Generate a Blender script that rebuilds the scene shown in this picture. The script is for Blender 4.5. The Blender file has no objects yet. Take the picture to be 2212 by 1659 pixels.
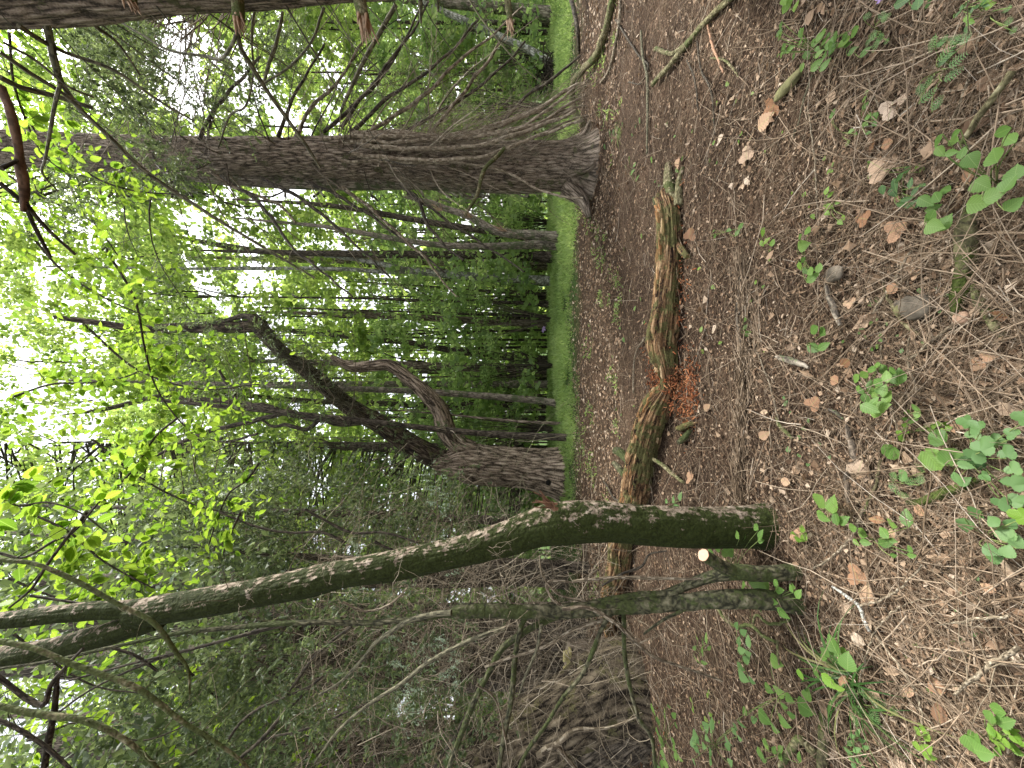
import bpy, math, random
import numpy as np
from mathutils import Vector, Matrix

R = np.random.default_rng(7)
random.seed(7)
sc = bpy.context.scene
col = sc.collection
H = 1.5            # eye height
F = 829.5          # focal length in picture units (picture 2212 x 1659 units)

# ------------------------------------------------------------------ camera
cam = bpy.data.cameras.new('camera')
cam.sensor_fit = 'HORIZONTAL'; cam.sensor_width = 36.0; cam.lens = 13.5
cam.clip_start = 0.05; cam.clip_end = 800
cob = bpy.data.objects.new('camera', cam); col.objects.link(cob)
# the photograph was taken with the camera turned on its side: picture right is down
cob.matrix_world = Matrix(((0, 1, 0, 0), (0, 0, -1, 0), (-1, 0, 0, H), (0, 0, 0, 1)))
sc.camera = cob

# ------------------------------------------------------------------ light
SUN_DIR = Vector((0.42, 0.30, 0.86)).normalized()
elev = math.asin(SUN_DIR.z)
world = bpy.data.worlds.new('World'); sc.world = world; world.use_nodes = True
nt = world.node_tree; nt.nodes.clear()
sky = nt.nodes.new('ShaderNodeTexSky'); sky.sky_type = 'NISHITA'; sky.sun_disc = False
sky.sun_elevation = elev; sky.sun_rotation = math.atan2(SUN_DIR.x, SUN_DIR.y)
sky.dust_density = 4.0; sky.air_density = 1.0
hs = nt.nodes.new('ShaderNodeHueSaturation'); hs.inputs['Saturation'].default_value = 0.22
bg = nt.nodes.new('ShaderNodeBackground'); bg.inputs['Strength'].default_value = 0.15
wo = nt.nodes.new('ShaderNodeOutputWorld')
nt.links.new(sky.outputs[0], hs.inputs['Color']); nt.links.new(hs.outputs[0], bg.inputs[0]); nt.links.new(bg.outputs[0], wo.inputs[0])
sl = bpy.data.lights.new('sun', 'SUN'); sl.energy = 2.6; sl.angle = math.radians(10); sl.color = (1.0, 0.97, 0.9)
so = bpy.data.objects.new('sun', sl); col.objects.link(so)
so.rotation_euler = SUN_DIR.to_track_quat('Z', 'Y').to_euler()
sc.view_settings.view_transform = 'Standard'; sc.view_settings.look = 'None'
sc.view_settings.gamma = 1.0; sc.view_settings.use_curve_mapping = False
sc.view_settings.exposure = 1.75
sc.render.engine = 'CYCLES'
sc.cycles.use_denoising = True
sc.cycles.max_bounces = 6; sc.cycles.diffuse_bounces = 3; sc.cycles.transmission_bounces = 4; sc.cycles.glossy_bounces = 1
sc.cycles.caustics_reflective = False; sc.cycles.caustics_refractive = False

# ------------------------------------------------------------------ coordinates
def W(x, y, d):
    return np.array([d * (F - y) / F, d, H + d * (1106.0 - x) / F])
def gz(X, Y):
    X = np.asarray(X, float); Y = np.asarray(Y, float)
    z = 0.025 * np.sin(X * 1.7 + 0.6 * Y) * np.cos(Y * 1.3 - 0.5 * X) + 0.015 * np.sin(4.1 * X + 1.0) * np.sin(3.7 * Y)
    z = z * np.clip(1 - (Y - 9) / 6, 0.3, 1)
    z = z - 0.125 * np.clip(Y - 14.5, 0, 20) * np.clip((Y - 14.5) / 2, 0, 1)
    return z
def G(x, y, up=0.0):
    d = H * F / (x - 1106.0); X = d * (F - y) / F
    return np.array([X, d, float(gz(X, d)) + up])
def Gd(x):
    return H * F / (x - 1106.0)

# ------------------------------------------------------------------ noise
_tab = np.random.default_rng(3).random(65536).astype(np.float32)
def _h(i, j, k=0):
    return _tab[((i * 73856093) ^ (j * 19349663) ^ (k * 83492791)) & 65535]
def vnoise(u, v, w=None):
    u = np.asarray(u, float); v = np.asarray(v, float)
    if w is None: w = np.zeros_like(u + v)
    iu = np.floor(u).astype(np.int64); iv = np.floor(v).astype(np.int64); iw = np.floor(w).astype(np.int64)
    fu = u - iu; fv = v - iv; fw = w - iw
    fu = fu * fu * (3 - 2 * fu); fv = fv * fv * (3 - 2 * fv); fw = fw * fw * (3 - 2 * fw)
    r = 0
    for a in (0, 1):
        for b in (0, 1):
            for c in (0, 1):
                r = r + _h(iu + a, iv + b, iw + c) * (fu if a else 1 - fu) * (fv if b else 1 - fv) * (fw if c else 1 - fw)
    return r * 2 - 1

# ------------------------------------------------------------------ mesh builder
class MB:
    def __init__(s):
        s.v = []; s.f = {3: [], 4: []}; s.uv = {3: [], 4: []}; s.rn = {3: [], 4: []}; s.mi = {3: [], 4: []}; s.n = 0
    def add(s, v, f, uv=None, rn=None, mi=0):
        v = np.asarray(v, np.float32).reshape(-1, 3); f = np.asarray(f, np.int64); k = f.shape[1]
        s.v.append(v); s.f[k].append(f + s.n); s.n += len(v)
        s.uv[k].append(np.zeros((len(f), k, 2), np.float32) if uv is None else np.asarray(uv, np.float32).reshape(len(f), k, 2))
        if rn is None: rn = R.random(len(f))
        s.rn[k].append(np.broadcast_to(np.asarray(rn, np.float32), (len(f),)))
        s.mi[k].append(np.full(len(f), mi, np.int32))
    def mesh(s, name, mats, smooth=True):
        me = bpy.data.meshes.new(name)
        V = np.concatenate(s.v); tot = []; li = []; uv = []; rn = []; mi = []
        for k in (3, 4):
            if s.f[k]:
                f = np.concatenate(s.f[k]); tot.append(np.full(len(f), k, np.int32)); li.append(f.reshape(-1).astype(np.int32))
                uv.append(np.concatenate(s.uv[k]).reshape(-1, 2)); rn.append(np.concatenate(s.rn[k])); mi.append(np.concatenate(s.mi[k]))
        tot = np.concatenate(tot); li = np.concatenate(li); uv = np.concatenate(uv); rn = np.concatenate(rn); mi = np.concatenate(mi)
        st = np.concatenate([[0], np.cumsum(tot)[:-1]]).astype(np.int32)
        me.vertices.add(len(V)); me.vertices.foreach_set('co', V.ravel())
        me.loops.add(len(li)); me.loops.foreach_set('vertex_index', li)
        me.polygons.add(len(tot)); me.polygons.foreach_set('loop_start', st)
        me.polygons.foreach_set('loop_total', tot)
        if not isinstance(mats, (list, tuple)): mats = [mats]
        for m in mats: me.materials.append(m)
        me.polygons.foreach_set('material_index', mi)
        me.polygons.foreach_set('use_smooth', np.full(len(tot), smooth))
        ul = me.uv_layers.new(name='UVMap'); ul.data.foreach_set('uv', uv.ravel())
        at = me.attributes.new('rnd', 'FLOAT', 'FACE'); at.data.foreach_set('value', rn.astype(np.float32))
        me.update(calc_edges=True)
        return me
    def build(s, name, mats, parent=None, smooth=True, kind=None, origin=None, label=None):
        if origin is not None:
            o3 = np.asarray(origin, np.float32); s.v = [v - o3 for v in s.v]
        o = bpy.data.objects.new(name, s.mesh(name, mats, smooth)); col.objects.link(o)
        if parent is not None: o.parent = parent
        if kind: o['kind'] = kind
        if label: o['label'] = label
        if origin is not None and parent is None: o.location = origin
        return o

def tag(o, label, cat, group=None, kind=None):
    if label: o['label'] = label
    if cat: o['category'] = cat
    if group: o['group'] = group
    if kind: o['kind'] = kind
    return o
def thing(name, label, cat, loc=(0, 0, 0), group=None):
    o = bpy.data.objects.new(name, None); col.objects.link(o); o.location = Vector([float(a) for a in loc])
    o.empty_display_size = 0.1
    return tag(o, label, cat, group)

def norm(a): return a / (np.linalg.norm(a, axis=-1, keepdims=True) + 1e-12)

def spline(P, n=None, step=None):
    """Catmull-Rom resample of rows (any columns)."""
    P = np.asarray(P, float)
    if len(P) == 2: Q = P
    seg = np.linalg.norm(np.diff(P[:, :3], axis=0), axis=1) + 1e-9
    t = np.concatenate([[0], np.cumsum(seg)])
    if n is None: n = max(3, int(t[-1] / step) + 1)
    ts = np.linspace(0, t[-1], n)
    out = np.empty((n, P.shape[1]))
    if len(P) == 2:
        for c in range(P.shape[1]): out[:, c] = np.interp(ts, t, P[:, c])
        return out
    m = np.gradient(P, t, axis=0)
    i = np.clip(np.searchsorted(t, ts, side='right') - 1, 0, len(P) - 2)
    h = (t[i + 1] - t[i]); s = (ts - t[i]) / h; h = h[:, None]; s = s[:, None]
    out = ((1 + 2 * s) * (1 - s) ** 2) * P[i] + s * (1 - s) ** 2 * h * m[i] + s * s * (3 - 2 * s) * P[i + 1] + s * s * (s - 1) * h * m[i + 1]
    return out

def bigtube(mb, P, rad, S=48, ridge=0.0, rfreq=9.0, vfreq=1.2, lump=0.0, flare=0.0, fh=0.5, lobes=5, mi=0, cap=True, seed=0, ref=(0, 1, 0), deep=0.0):
    """One trunk or log: P (N,3) centre line from the base up, rad (N,), with fissured, lumpy surface as real relief."""
    P = np.asarray(P, float); rad = np.asarray(rad, float); N = len(P)
    T = norm(np.gradient(P, axis=0)); ref = np.asarray(ref, float)
    A = norm(ref[None] - (T @ ref)[:, None] * T); B = np.cross(T, A)
    L = np.concatenate([[0], np.cumsum(np.linalg.norm(np.diff(P, axis=0), axis=1))])
    th = np.linspace(0, 2 * math.pi, S, endpoint=False)
    TH, LL = np.meshgrid(th, L); r = np.repeat(rad[:, None], S, 1)
    cx = np.cos(TH); cy = np.sin(TH); rm = float(np.mean(rad))
    if lump: r = r * (1 + lump * vnoise(cx * 1.3 + seed, cy * 1.3, LL / max(rm, .02) * 0.35 + seed) + lump * 0.5 * vnoise(cx * 3 + seed, cy * 3 + 9, LL / max(rm, .02) * 0.9))
    if flare:
        e = np.exp(-LL / fh); r = r * (1 + flare * e * (1 + 0.55 * np.cos(lobes * TH + seed) + 0.3 * np.cos((lobes + 2) * TH + 2 * seed)))
    if ridge:
        fr = rfreq / 2
        n1 = vnoise(cx * fr + seed, cy * fr + 3.1, LL * vfreq + seed * 1.7)
        n2 = vnoise(cx * fr * 2.3 + 5, cy * fr * 2.3 + seed, LL * vfreq * 2.6)
        q = np.abs(n1) * 1.3 + 0.5 * np.abs(n2)
        r = r + np.minimum(ridge, .4 * rad)[:, None] * (np.clip(q, 0, 0.75) - 0.4)
        if deep: r = r - deep * (np.abs(n1) < 0.12)
    V = P[:, None, :] + r[..., None] * (cx[..., None] * A[:, None, :] + cy[..., None] * B[:, None, :])
    i = np.arange(N - 1)[:, None]; j = np.arange(S)[None]; j2 = (j + 1) % S
    f = np.stack([i * S + j, i * S + j2, (i + 1) * S + j2, (i + 1) * S + j], -1).reshape(-1, 4)
    cr = 2 * math.pi * rm / S
    u0 = (j * cr) + 0 * i; u1 = ((j + 1) * cr) + 0 * i; v0 = L[i] + 0 * j; v1 = L[i + 1] + 0 * j
    uv = np.stack([np.stack([u0, v0], -1), np.stack([u1, v0], -1), np.stack([u1, v1], -1), np.stack([u0, v1], -1)], -2).reshape(-1, 4, 2)
    mb.add(V.reshape(-1, 3), f, uv, mi=mi)
    if cap:
        for e, c in ((0, P[0]), (N - 1, P[-1])):
            ring = V[e]; vv = np.vstack([ring, c[None]]); jj = np.arange(S)
            ff = np.stack([jj, (jj + 1) % S, np.full(S, S)], -1)
            if e == 0: ff = ff[:, ::-1]
            mb.add(vv, ff, mi=mi)
    return V

def tubes(mb, P, rad, S=4, mi=0, rn=None):
    """Many thin twigs at once: P (M,K,3), rad (M,K)."""
    P = np.asarray(P, float); M, K, _ = P.shape
    T = norm(np.gradient(P, axis=1))
    ref = np.where(np.abs(T[..., 2:3]) > 0.8, np.array([1., 0, 0]), np.array([0, 0, 1.]))
    A = norm(np.cross(T, ref)); B = np.cross(T, A)
    th = np.linspace(0, 2 * math.pi, S, endpoint=False)
    V = P[:, :, None, :] + rad[:, :, None, None] * (np.cos(th)[None, None, :, None] * A[:, :, None, :] + np.sin(th)[None, None, :, None] * B[:, :, None, :])
    m = np.arange(M)[:, None, None] * (K * S); i = np.arange(K - 1)[None, :, None] * S; j = np.arange(S)[None, None]; j2 = (j + 1) % S
    f = np.stack([m + i + j, m + i + j2, m + i + S + j2, m + i + S + j], -1).reshape(-1, 4)
    if rn is None: rn = R.random(M)
    rn = np.repeat(np.broadcast_to(rn, (M,)), (K - 1) * S)
    L = np.linalg.norm(np.diff(P, axis=1), axis=-1).cumsum(1); L = np.concatenate([np.zeros((M, 1)), L], 1) + R.random((M, 1)) * 10
    u0 = (j / S * 0.1 + 0 * m + 0 * i); u1 = u0 + 0.1 / S
    v0 = L[:, :-1, None] + 0 * j; v1 = L[:, 1:, None] + 0 * j
    uv = np.stack([np.stack([u0, v0], -1), np.stack([u1, v0], -1), np.stack([u1, v1], -1), np.stack([u0, v1], -1)], -2).reshape(-1, 4, 2)
    mb.add(V.reshape(-1, 3), f, uv, rn, mi)

def grow(starts, dirs, lens, rads, K=8, wig=0.25, grav=0.15, taper=0.25):
    """Polylines that wander: returns P (M,K,3), rad (M,K)."""
    M = len(starts); P = np.empty((M, K, 3)); P[:, 0] = starts; d = norm(np.asarray(dirs, float)); st = np.asarray(lens)[:, None] / (K - 1)
    for k in range(1, K):
        d = norm(d + R.normal(0, wig, (M, 3)) + np.array([0, 0, -grav]))
        P[:, k] = P[:, k - 1] + d * st
    t = np.linspace(0, 1, K)[None]
    return P, np.asarray(rads)[:, None] * (1 - (1 - taper) * t)

def kids(P, rad, per, lf=(0.3, 0.6), ang=0.8, K=6, wig=0.3, grav=0.12, rf=0.5, tmin=0.2):
    M, K0, _ = P.shape; n = M * per
    m = np.repeat(np.arange(M), per); t = tmin + (1 - tmin) * R.random(n); ki = np.minimum((t * (K0 - 1)).astype(int), K0 - 2); fr = t * (K0 - 1) - ki
    s = P[m, ki] * (1 - fr)[:, None] + P[m, ki + 1] * fr[:, None]
    tn = norm(P[m, ki + 1] - P[m, ki]); side = norm(np.cross(tn, R.normal(0, 1, (n, 3))))
    L = np.linalg.norm(P[:, -1] - P[:, 0], axis=1)[m] * R.uniform(*lf, n)
    return grow(s, tn * math.cos(ang) + side * math.sin(ang), L, rad[m, ki] * rf, K, wig, grav)

# leaf templates: (verts in (length, width, height)), faces
def leaf_quad(): return np.array([[0, 0, 0], [.45, .30, .03], [1, 0, -.06], [.45, -.30, .03]]), np.array([[0, 3, 2, 1]])
def leaf_fold():
    v = np.array([[0, 0, 0], [.25, .22, .06], [.6, .24, .05], [1, 0, -.12], [.6, -.24, .05], [.25, -.22, .06], [.4, 0, -.02]])
    f = np.array([[0, 6, 1], [6, 2, 1], [6, 3, 2], [0, 5, 6], [6, 5, 4], [6, 4, 3]])
    return v, f
_JIT = [0.0]
def put_leaves(mb, C, D, Nn, size, tmpl, rn=None, mi=0, wid=1.0):
    v, f = tmpl; C = np.asarray(C); M = len(C); jit = _JIT[0]
    D = norm(D); Sd = norm(np.cross(Nn, D)); Nn = np.cross(D, Sd)
    size = np.broadcast_to(size, (M,))[:, None, None]
    v = v[None] + jit * R.normal(0, 1, (M, *v.shape)) * [1, 1, .5] if jit else v[None]
    V = C[:, None] + size * (v[:, :, 0:1] * D[:, None] + wid * v[:, :, 1:2] * Sd[:, None] + v[:, :, 2:3] * Nn[:, None])
    if rn is None: rn = R.random(M)
    nb = v.shape[1]; off = np.arange(M)[:, None, None] * nb
    mb.add(V.reshape(-1, 3), (f[None] + off).reshape(-1, f.shape[1]), np.tile(tmpl[0][:, :2][f], (M, 1, 1)), np.repeat(rn, len(f)), mi)

# ------------------------------------------------------------------ materials
def nd(t, k, **kw):
    n = t.nodes.new(k)
    for a, b in kw.items():
        if hasattr(n, a): setattr(n, a, b)
        else: n.inputs[a].default_value = b
    return n
def ramp(t, stops, interp='LINEAR'):
    n = t.nodes.new('ShaderNodeValToRGB'); n.color_ramp.interpolation = interp; e = n.color_ramp.elements
    while len(e) < len(stops): e.new(0.5)
    for i, (p, c) in enumerate(stops): e[i].position = p; e[i].color = (*c, 1) if len(c) == 3 else c
    return n
def newmat(name):
    m = bpy.data.materials.new(name); m.use_nodes = True; t = m.node_tree; t.nodes.clear()
    o = t.nodes.new('ShaderNodeOutputMaterial'); return m, t, o

def bark_mat(name, dark, mid, light, su=14, sv=3, moss=None, moss_amt=0.0, side=None, bump=0.6, fine=60, lichen=None, lichen_amt=0.0, patch=4.0, bscale=0.02):
    m, t, o = newmat(name); L = t.links.new
    uv = nd(t, 'ShaderNodeUVMap'); uv.uv_map = 'UVMap'
    mp = nd(t, 'ShaderNodeMapping'); mp.inputs['Scale'].default_value = (su, sv, 1); L(uv.outputs[0], mp.inputs[0])
    n1 = nd(t, 'ShaderNodeTexNoise', Scale=1.0, Detail=6.0, Roughness=0.65, Distortion=0.6); L(mp.outputs[0], n1.inputs['Vector'])
    v1 = nd(t, 'ShaderNodeTexVoronoi', feature='DISTANCE_TO_EDGE', Scale=1.3); L(mp.outputs[0], v1.inputs['Vector'])
    geo = nd(t, 'ShaderNodeTexCoord')
    nf = nd(t, 'ShaderNodeTexNoise', Scale=float(fine), Detail=4.0); L(geo.outputs['Object'], nf.inputs['Vector'])
    mx = nd(t, 'ShaderNodeMath', operation='MULTIPLY_ADD'); L(v1.outputs['Distance'], mx.inputs[0]); mx.inputs[1].default_value = 1.1; L(n1.outputs['Fac'], mx.inputs[2])
    mf = nd(t, 'ShaderNodeMath', operation='MULTIPLY_ADD'); L(nf.outputs['Fac'], mf.inputs[0]); mf.inputs[1].default_value = 0.5; L(mx.outputs[0], mf.inputs[2])
    r = ramp(t, [(0.53, dark), (0.70, mid), (0.92, light)])
    m75 = nd(t, 'ShaderNodeMath', operation='MULTIPLY'); L(mf.outputs[0], m75.inputs[0]); m75.inputs[1].default_value = .74
    L(m75.outputs[0], r.inputs[0]); colr = r.outputs[0]
    big = nd(t, 'ShaderNodeTexNoise', Scale=patch, Detail=5.0, Roughness=0.7); L(geo.outputs['Object'], big.inputs['Vector'])
    if lichen is not None:
        n = nd(t, 'ShaderNodeTexNoise', Scale=patch * 2.3, Detail=6.0, Roughness=0.75); L(geo.outputs['Object'], n.inputs['Vector'])
        rr = ramp(t, [(0.62 - lichen_amt, (0, 0, 0)), (0.68 - lichen_amt, (1, 1, 1))]); L(n.outputs['Fac'], rr.inputs[0])
        mixl = nd(t, 'ShaderNodeMix', data_type='RGBA'); L(rr.outputs[0], mixl.inputs[0]); L(colr, mixl.inputs[6]); mixl.inputs[7].default_value = (*lichen, 1); colr = mixl.outputs[2]
    if moss is not None:
        fac = big.outputs['Fac']
        if side is not None:
            gn = nd(t, 'ShaderNodeNewGeometry'); dp = nd(t, 'ShaderNodeVectorMath', operation='DOT_PRODUCT'); L(gn.outputs['Normal'], dp.inputs[0]); dp.inputs[1].default_value = side
            ad = nd(t, 'ShaderNodeMath', operation='MULTIPLY_ADD'); L(dp.outputs['Value'], ad.inputs[0]); ad.inputs[1].default_value = 0.16; L(fac, ad.inputs[2]); fac = ad.outputs[0]
        ad2 = nd(t, 'ShaderNodeMath', operation='MULTIPLY_ADD'); L(nf.outputs['Fac'], ad2.inputs[0]); ad2.inputs[1].default_value = 0.22; L(fac, ad2.inputs[2])
        rr = ramp(t, [(0.64 - moss_amt, (0, 0, 0)), (0.70 - moss_amt, (1, 1, 1))]); L(ad2.outputs[0], rr.inputs[0])
        mg = ramp(t, [(0.35, tuple(c * 0.55 for c in moss)), (0.65, moss)]); L(nf.outputs['Fac'], mg.inputs[0])
        mixm = nd(t, 'ShaderNodeMix', data_type='RGBA'); L(rr.outputs[0], mixm.inputs[0]); L(colr, mixm.inputs[6]); L(mg.outputs[0], mixm.inputs[7]); colr = mixm.outputs[2]
    b = nd(t, 'ShaderNodeBsdfPrincipled', Roughness=0.9); b.inputs['Specular IOR Level'].default_value = 0.2
    bp = nd(t, 'ShaderNodeBump', Strength=bump, Distance=bscale); L(mf.outputs[0], bp.inputs['Height'])
    L(colr, b.inputs['Base Color']); L(bp.outputs[0], b.inputs['Normal']); L(b.outputs[0], o.inputs[0])
    return m

def rnd_mat(name, stops, rough=0.85, noise=0.25, nscale=40, bump=0.0, spec=0.2):
    """Colour differs from piece to piece (face attribute) with grain over it."""
    m, t, o = newmat(name); L = t.links.new
    a = nd(t, 'ShaderNodeAttribute'); a.attribute_name = 'rnd'
    r = ramp(t, stops); L(a.outputs['Fac'], r.inputs[0])
    tc = nd(t, 'ShaderNodeTexCoord'); n = nd(t, 'ShaderNodeTexNoise', Scale=float(nscale), Detail=4.0); L(tc.outputs['Object'], n.inputs['Vector'])
    g = ramp(t, [(0.3, (1 - noise,) * 3), (0.7, (1 + noise,) * 3)]); L(n.outputs['Fac'], g.inputs[0])
    mx = nd(t, 'ShaderNodeMix', data_type='RGBA', blend_type='MULTIPLY'); mx.inputs[0].default_value = 1; L(r.outputs[0], mx.inputs[6]); L(g.outputs[0], mx.inputs[7])
    b = nd(t, 'ShaderNodeBsdfPrincipled', Roughness=rough); b.inputs['Specular IOR Level'].default_value = spec
    L(mx.outputs[2], b.inputs['Base Color'])
    if bump:
        bp = nd(t, 'ShaderNodeBump', Strength=bump, Distance=0.005); L(n.outputs['Fac'], bp.inputs['Height']); L(bp.outputs[0], b.inputs['Normal'])
    L(b.outputs[0], o.inputs[0]); return m

def leaf_mat(name, stops, trans=0.5, tcol=1.5, rough=0.5, obj=False, vein=False):
    m, t, o = newmat(name); L = t.links.new
    if obj:
        a = nd(t, 'ShaderNodeObjectInfo'); fac = a.outputs['Random']
    else:
        a = nd(t, 'ShaderNodeAttribute'); a.attribute_name = 'rnd'; fac = a.outputs['Fac']
    r = ramp(t, stops); L(fac, r.inputs[0]); c = r.outputs[0]
    if vein:
        uv = nd(t, 'ShaderNodeUVMap'); uv.uv_map = 'UVMap'; sp = nd(t, 'ShaderNodeSeparateXYZ'); L(uv.outputs[0], sp.inputs[0])
        ab = nd(t, 'ShaderNodeMath', operation='ABSOLUTE'); L(sp.outputs[1], ab.inputs[0])
        s1 = nd(t, 'ShaderNodeMath', operation='MULTIPLY_ADD'); L(ab.outputs[0], s1.inputs[0]); s1.inputs[1].default_value = -0.9; L(sp.outputs[0], s1.inputs[2])
        s2 = nd(t, 'ShaderNodeMath', operation='MULTIPLY'); L(s1.outputs[0], s2.inputs[0]); s2.inputs[1].default_value = 52
        s3 = nd(t, 'ShaderNodeMath', operation='SINE'); L(s2.outputs[0], s3.inputs[0])
        rr = ramp(t, [(0.0, (0.90,) * 3), (0.8, (1.0,) * 3), (1.0, (1.1,) * 3)]); 
        s4 = nd(t, 'ShaderNodeMath', operation='MULTIPLY_ADD'); L(s3.outputs[0], s4.inputs[0]); s4.inputs[1].default_value = 0.5; s4.inputs[2].default_value = 0.5
        L(s4.outputs[0], rr.inputs[0])
        mm = nd(t, 'ShaderNodeMix', data_type='RGBA', blend_type='MULTIPLY'); mm.inputs[0].default_value = 1; L(c, mm.inputs[6]); L(rr.outputs[0], mm.inputs[7]); c = mm.outputs[2]
        md = nd(t, 'ShaderNodeMath', operation='LESS_THAN'); L(ab.outputs[0], md.inputs[0]); md.inputs[1].default_value = 0.012
        m2 = nd(t, 'ShaderNodeMix', data_type='RGBA'); mdm = nd(t, 'ShaderNodeMath', operation='MULTIPLY'); L(md.outputs[0], mdm.inputs[0]); mdm.inputs[1].default_value = 0.5
        L(mdm.outputs[0], m2.inputs[0]); L(c, m2.inputs[6]); m2.inputs[7].default_value = (0.22, 0.32, 0.10, 1); c = m2.outputs[2]
    b = nd(t, 'ShaderNodeBsdfPrincipled', Roughness=rough); b.inputs['Specular IOR Level'].default_value = 0.3; L(c, b.inputs['Base Color'])
    tr = nd(t, 'ShaderNodeBsdfTranslucent'); tm = nd(t, 'ShaderNodeMix', data_type='RGBA', blend_type='MULTIPLY'); tm.inputs[0].default_value = 1; L(c, tm.inputs[6]); tm.inputs[7].default_value = (tcol * 1.15, tcol * 1.08, tcol * 0.85, 1)
    L(tm.outputs[2], tr.inputs[0]); ms = nd(t, 'ShaderNodeMixShader'); ms.inputs[0].default_value = trans; L(b.outputs[0], ms.inputs[1]); L(tr.outputs[0], ms.inputs[2]); L(ms.outputs[0], o.inputs[0])
    return m

M_GREY = bark_mat('grey_brown_bark', (.05, .04, .03), (.26, .205, .155), (.50, .42, .335), su=22, sv=3.2, moss=(.12, .12, .06), moss_amt=-.05, bump=.9)
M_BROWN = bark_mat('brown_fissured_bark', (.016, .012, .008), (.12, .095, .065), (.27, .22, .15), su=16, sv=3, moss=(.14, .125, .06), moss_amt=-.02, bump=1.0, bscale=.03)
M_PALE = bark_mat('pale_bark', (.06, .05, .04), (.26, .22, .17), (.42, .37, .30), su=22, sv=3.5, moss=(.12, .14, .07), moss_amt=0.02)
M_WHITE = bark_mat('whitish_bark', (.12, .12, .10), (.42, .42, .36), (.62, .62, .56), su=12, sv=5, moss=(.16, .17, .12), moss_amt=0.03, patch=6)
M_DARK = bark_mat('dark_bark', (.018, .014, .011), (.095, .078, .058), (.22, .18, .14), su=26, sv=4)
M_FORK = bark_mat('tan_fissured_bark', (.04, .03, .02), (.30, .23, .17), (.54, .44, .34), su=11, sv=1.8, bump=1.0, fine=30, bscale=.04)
M_LIMB = bark_mat('backlit_dark_limb_bark', (.012, .009, .007), (.075, .055, .038), (.20, .16, .115), su=14, sv=2.5, bump=1.0, moss=(.10, .10, .04), moss_amt=-.03)  # dark brown bark, deepened in colour because the limbs stand backlit
M_MOSS = bark_mat('moss_covered_bark', (.13, .10, .07), (.30, .24, .18), (.42, .35, .28), su=14, sv=10, moss=(.036, .047, .010), moss_amt=0.185, side=(-0.9, -0.3, 0), bump=1.0, fine=85, patch=15.0)
M_MOSSY2 = bark_mat('greenish_bark', (.03, .03, .018), (.11, .105, .06), (.22, .20, .13), su=26, sv=14, moss=(.07, .085, .03), moss_amt=0.06, bump=.8)
M_STICK = bark_mat('mossy_stick_bark', (.07, .06, .03), (.19, .17, .09), (.32, .29, .18), su=30, sv=20, moss=(.10, .12, .04), moss_amt=0.05, fine=90)
M_TWIG = rnd_mat('dead_twig_bark', [(0, (.06, .045, .03)), (.45, (.15, .12, .08)), (.8, (.27, .22, .155)), (1, (.38, .33, .25))], nscale=30)
M_TWIGP = rnd_mat('pale_dead_twig_bark', [(0, (.12, .095, .065)), (.5, (.26, .21, .15)), (1, (.44, .38, .29))], nscale=30)
M_TWIGG = rnd_mat('green_grey_twig_bark', [(0, (.05, .045, .03)), (.5, (.11, .105, .065)), (1, (.22, .20, .13))], nscale=30)
M_TWIGD = rnd_mat('dark_twig_bark', [(0, (.02, .016, .012)), (.6, (.06, .05, .036)), (1, (.13, .11, .08))], nscale=30)
M_LOG = bark_mat('rotten_wood', (.020, .011, .007), (.22, .125, .06), (.42, .29, .165), su=34, sv=2.4, moss=(.13, .12, .045), moss_amt=0.05, bump=1.0, patch=4.5)
M_STRIP = rnd_mat('rotten_wood_strip', [(0, (.09, .08, .035)), (.25, (.19, .16, .07)), (.5, (.30, .14, .055)), (.75, (.42, .24, .11)), (1, (.52, .37, .21))], noise=.65, nscale=55, bump=.6)
M_CRUMB = rnd_mat('red_rotten_crumb', [(0, (.07, .025, .012)), (.5, (.30, .10, .04)), (1, (.46, .22, .10))], noise=.4, nscale=60)
M_BREAK = rnd_mat('fresh_broken_wood', [(0, (.32, .21, .13)), (1, (.46, .34, .23))], noise=.35, nscale=50)
M_FAR = leaf_mat('bright_canopy_leaf', [(0, (.09, .15, .04)), (.5, (.16, .235, .06)), (1, (.25, .32, .10))], trans=.6, tcol=2.1)
M_MID = leaf_mat('green_understory_leaf', [(0, (.10, .165, .06)), (.5, (.18, .27, .10)), (1, (.29, .38, .16))], trans=.6, tcol=1.9)
M_JUN = leaf_mat('grey_green_needle', [(0, (.05, .075, .032)), (.6, (.10, .14, .065)), (.92, (.16, .21, .10)), (1, (.26, .34, .25))], trans=.4, tcol=1.6)
M_LICH = leaf_mat('pale_lichen', [(0, (.20, .27, .18)), (1, (.36, .44, .33))], trans=.3, tcol=1.2)
M_ELM = leaf_mat('yellow_green_elm_leaf', [(0, (.06, .12, .015)), (.5, (.11, .18, .02)), (1, (.16, .24, .03))], trans=.6, tcol=2.3)
M_ELMO = leaf_mat('elm_leaf', [(0, (.06, .12, .015)), (.5, (.11, .18, .02)), (1, (.16, .24, .03))], trans=.6, tcol=2.2, obj=True, vein=True)
M_PL = leaf_mat('seedling_leaf', [(0, (.075, .15, .03)), (.5, (.11, .21, .045)), (1, (.16, .27, .06))], trans=.38, tcol=1.5, obj=True, vein=True)
M_PLD = leaf_mat('dark_seedling_leaf', [(0, (.045, .10, .03)), (1, (.075, .15, .045))], trans=.3, tcol=1.4, obj=True, vein=True)
M_PLY = leaf_mat('lime_seedling_leaf', [(0, (.12, .24, .03)), (1, (.20, .33, .05))], trans=.4, tcol=1.4, obj=True, vein=True)
M_PLF = leaf_mat('blue_green_fern_leaf', [(0, (.09, .18, .055)), (1, (.15, .26, .09))], trans=.35, tcol=1.3, obj=True)
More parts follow.
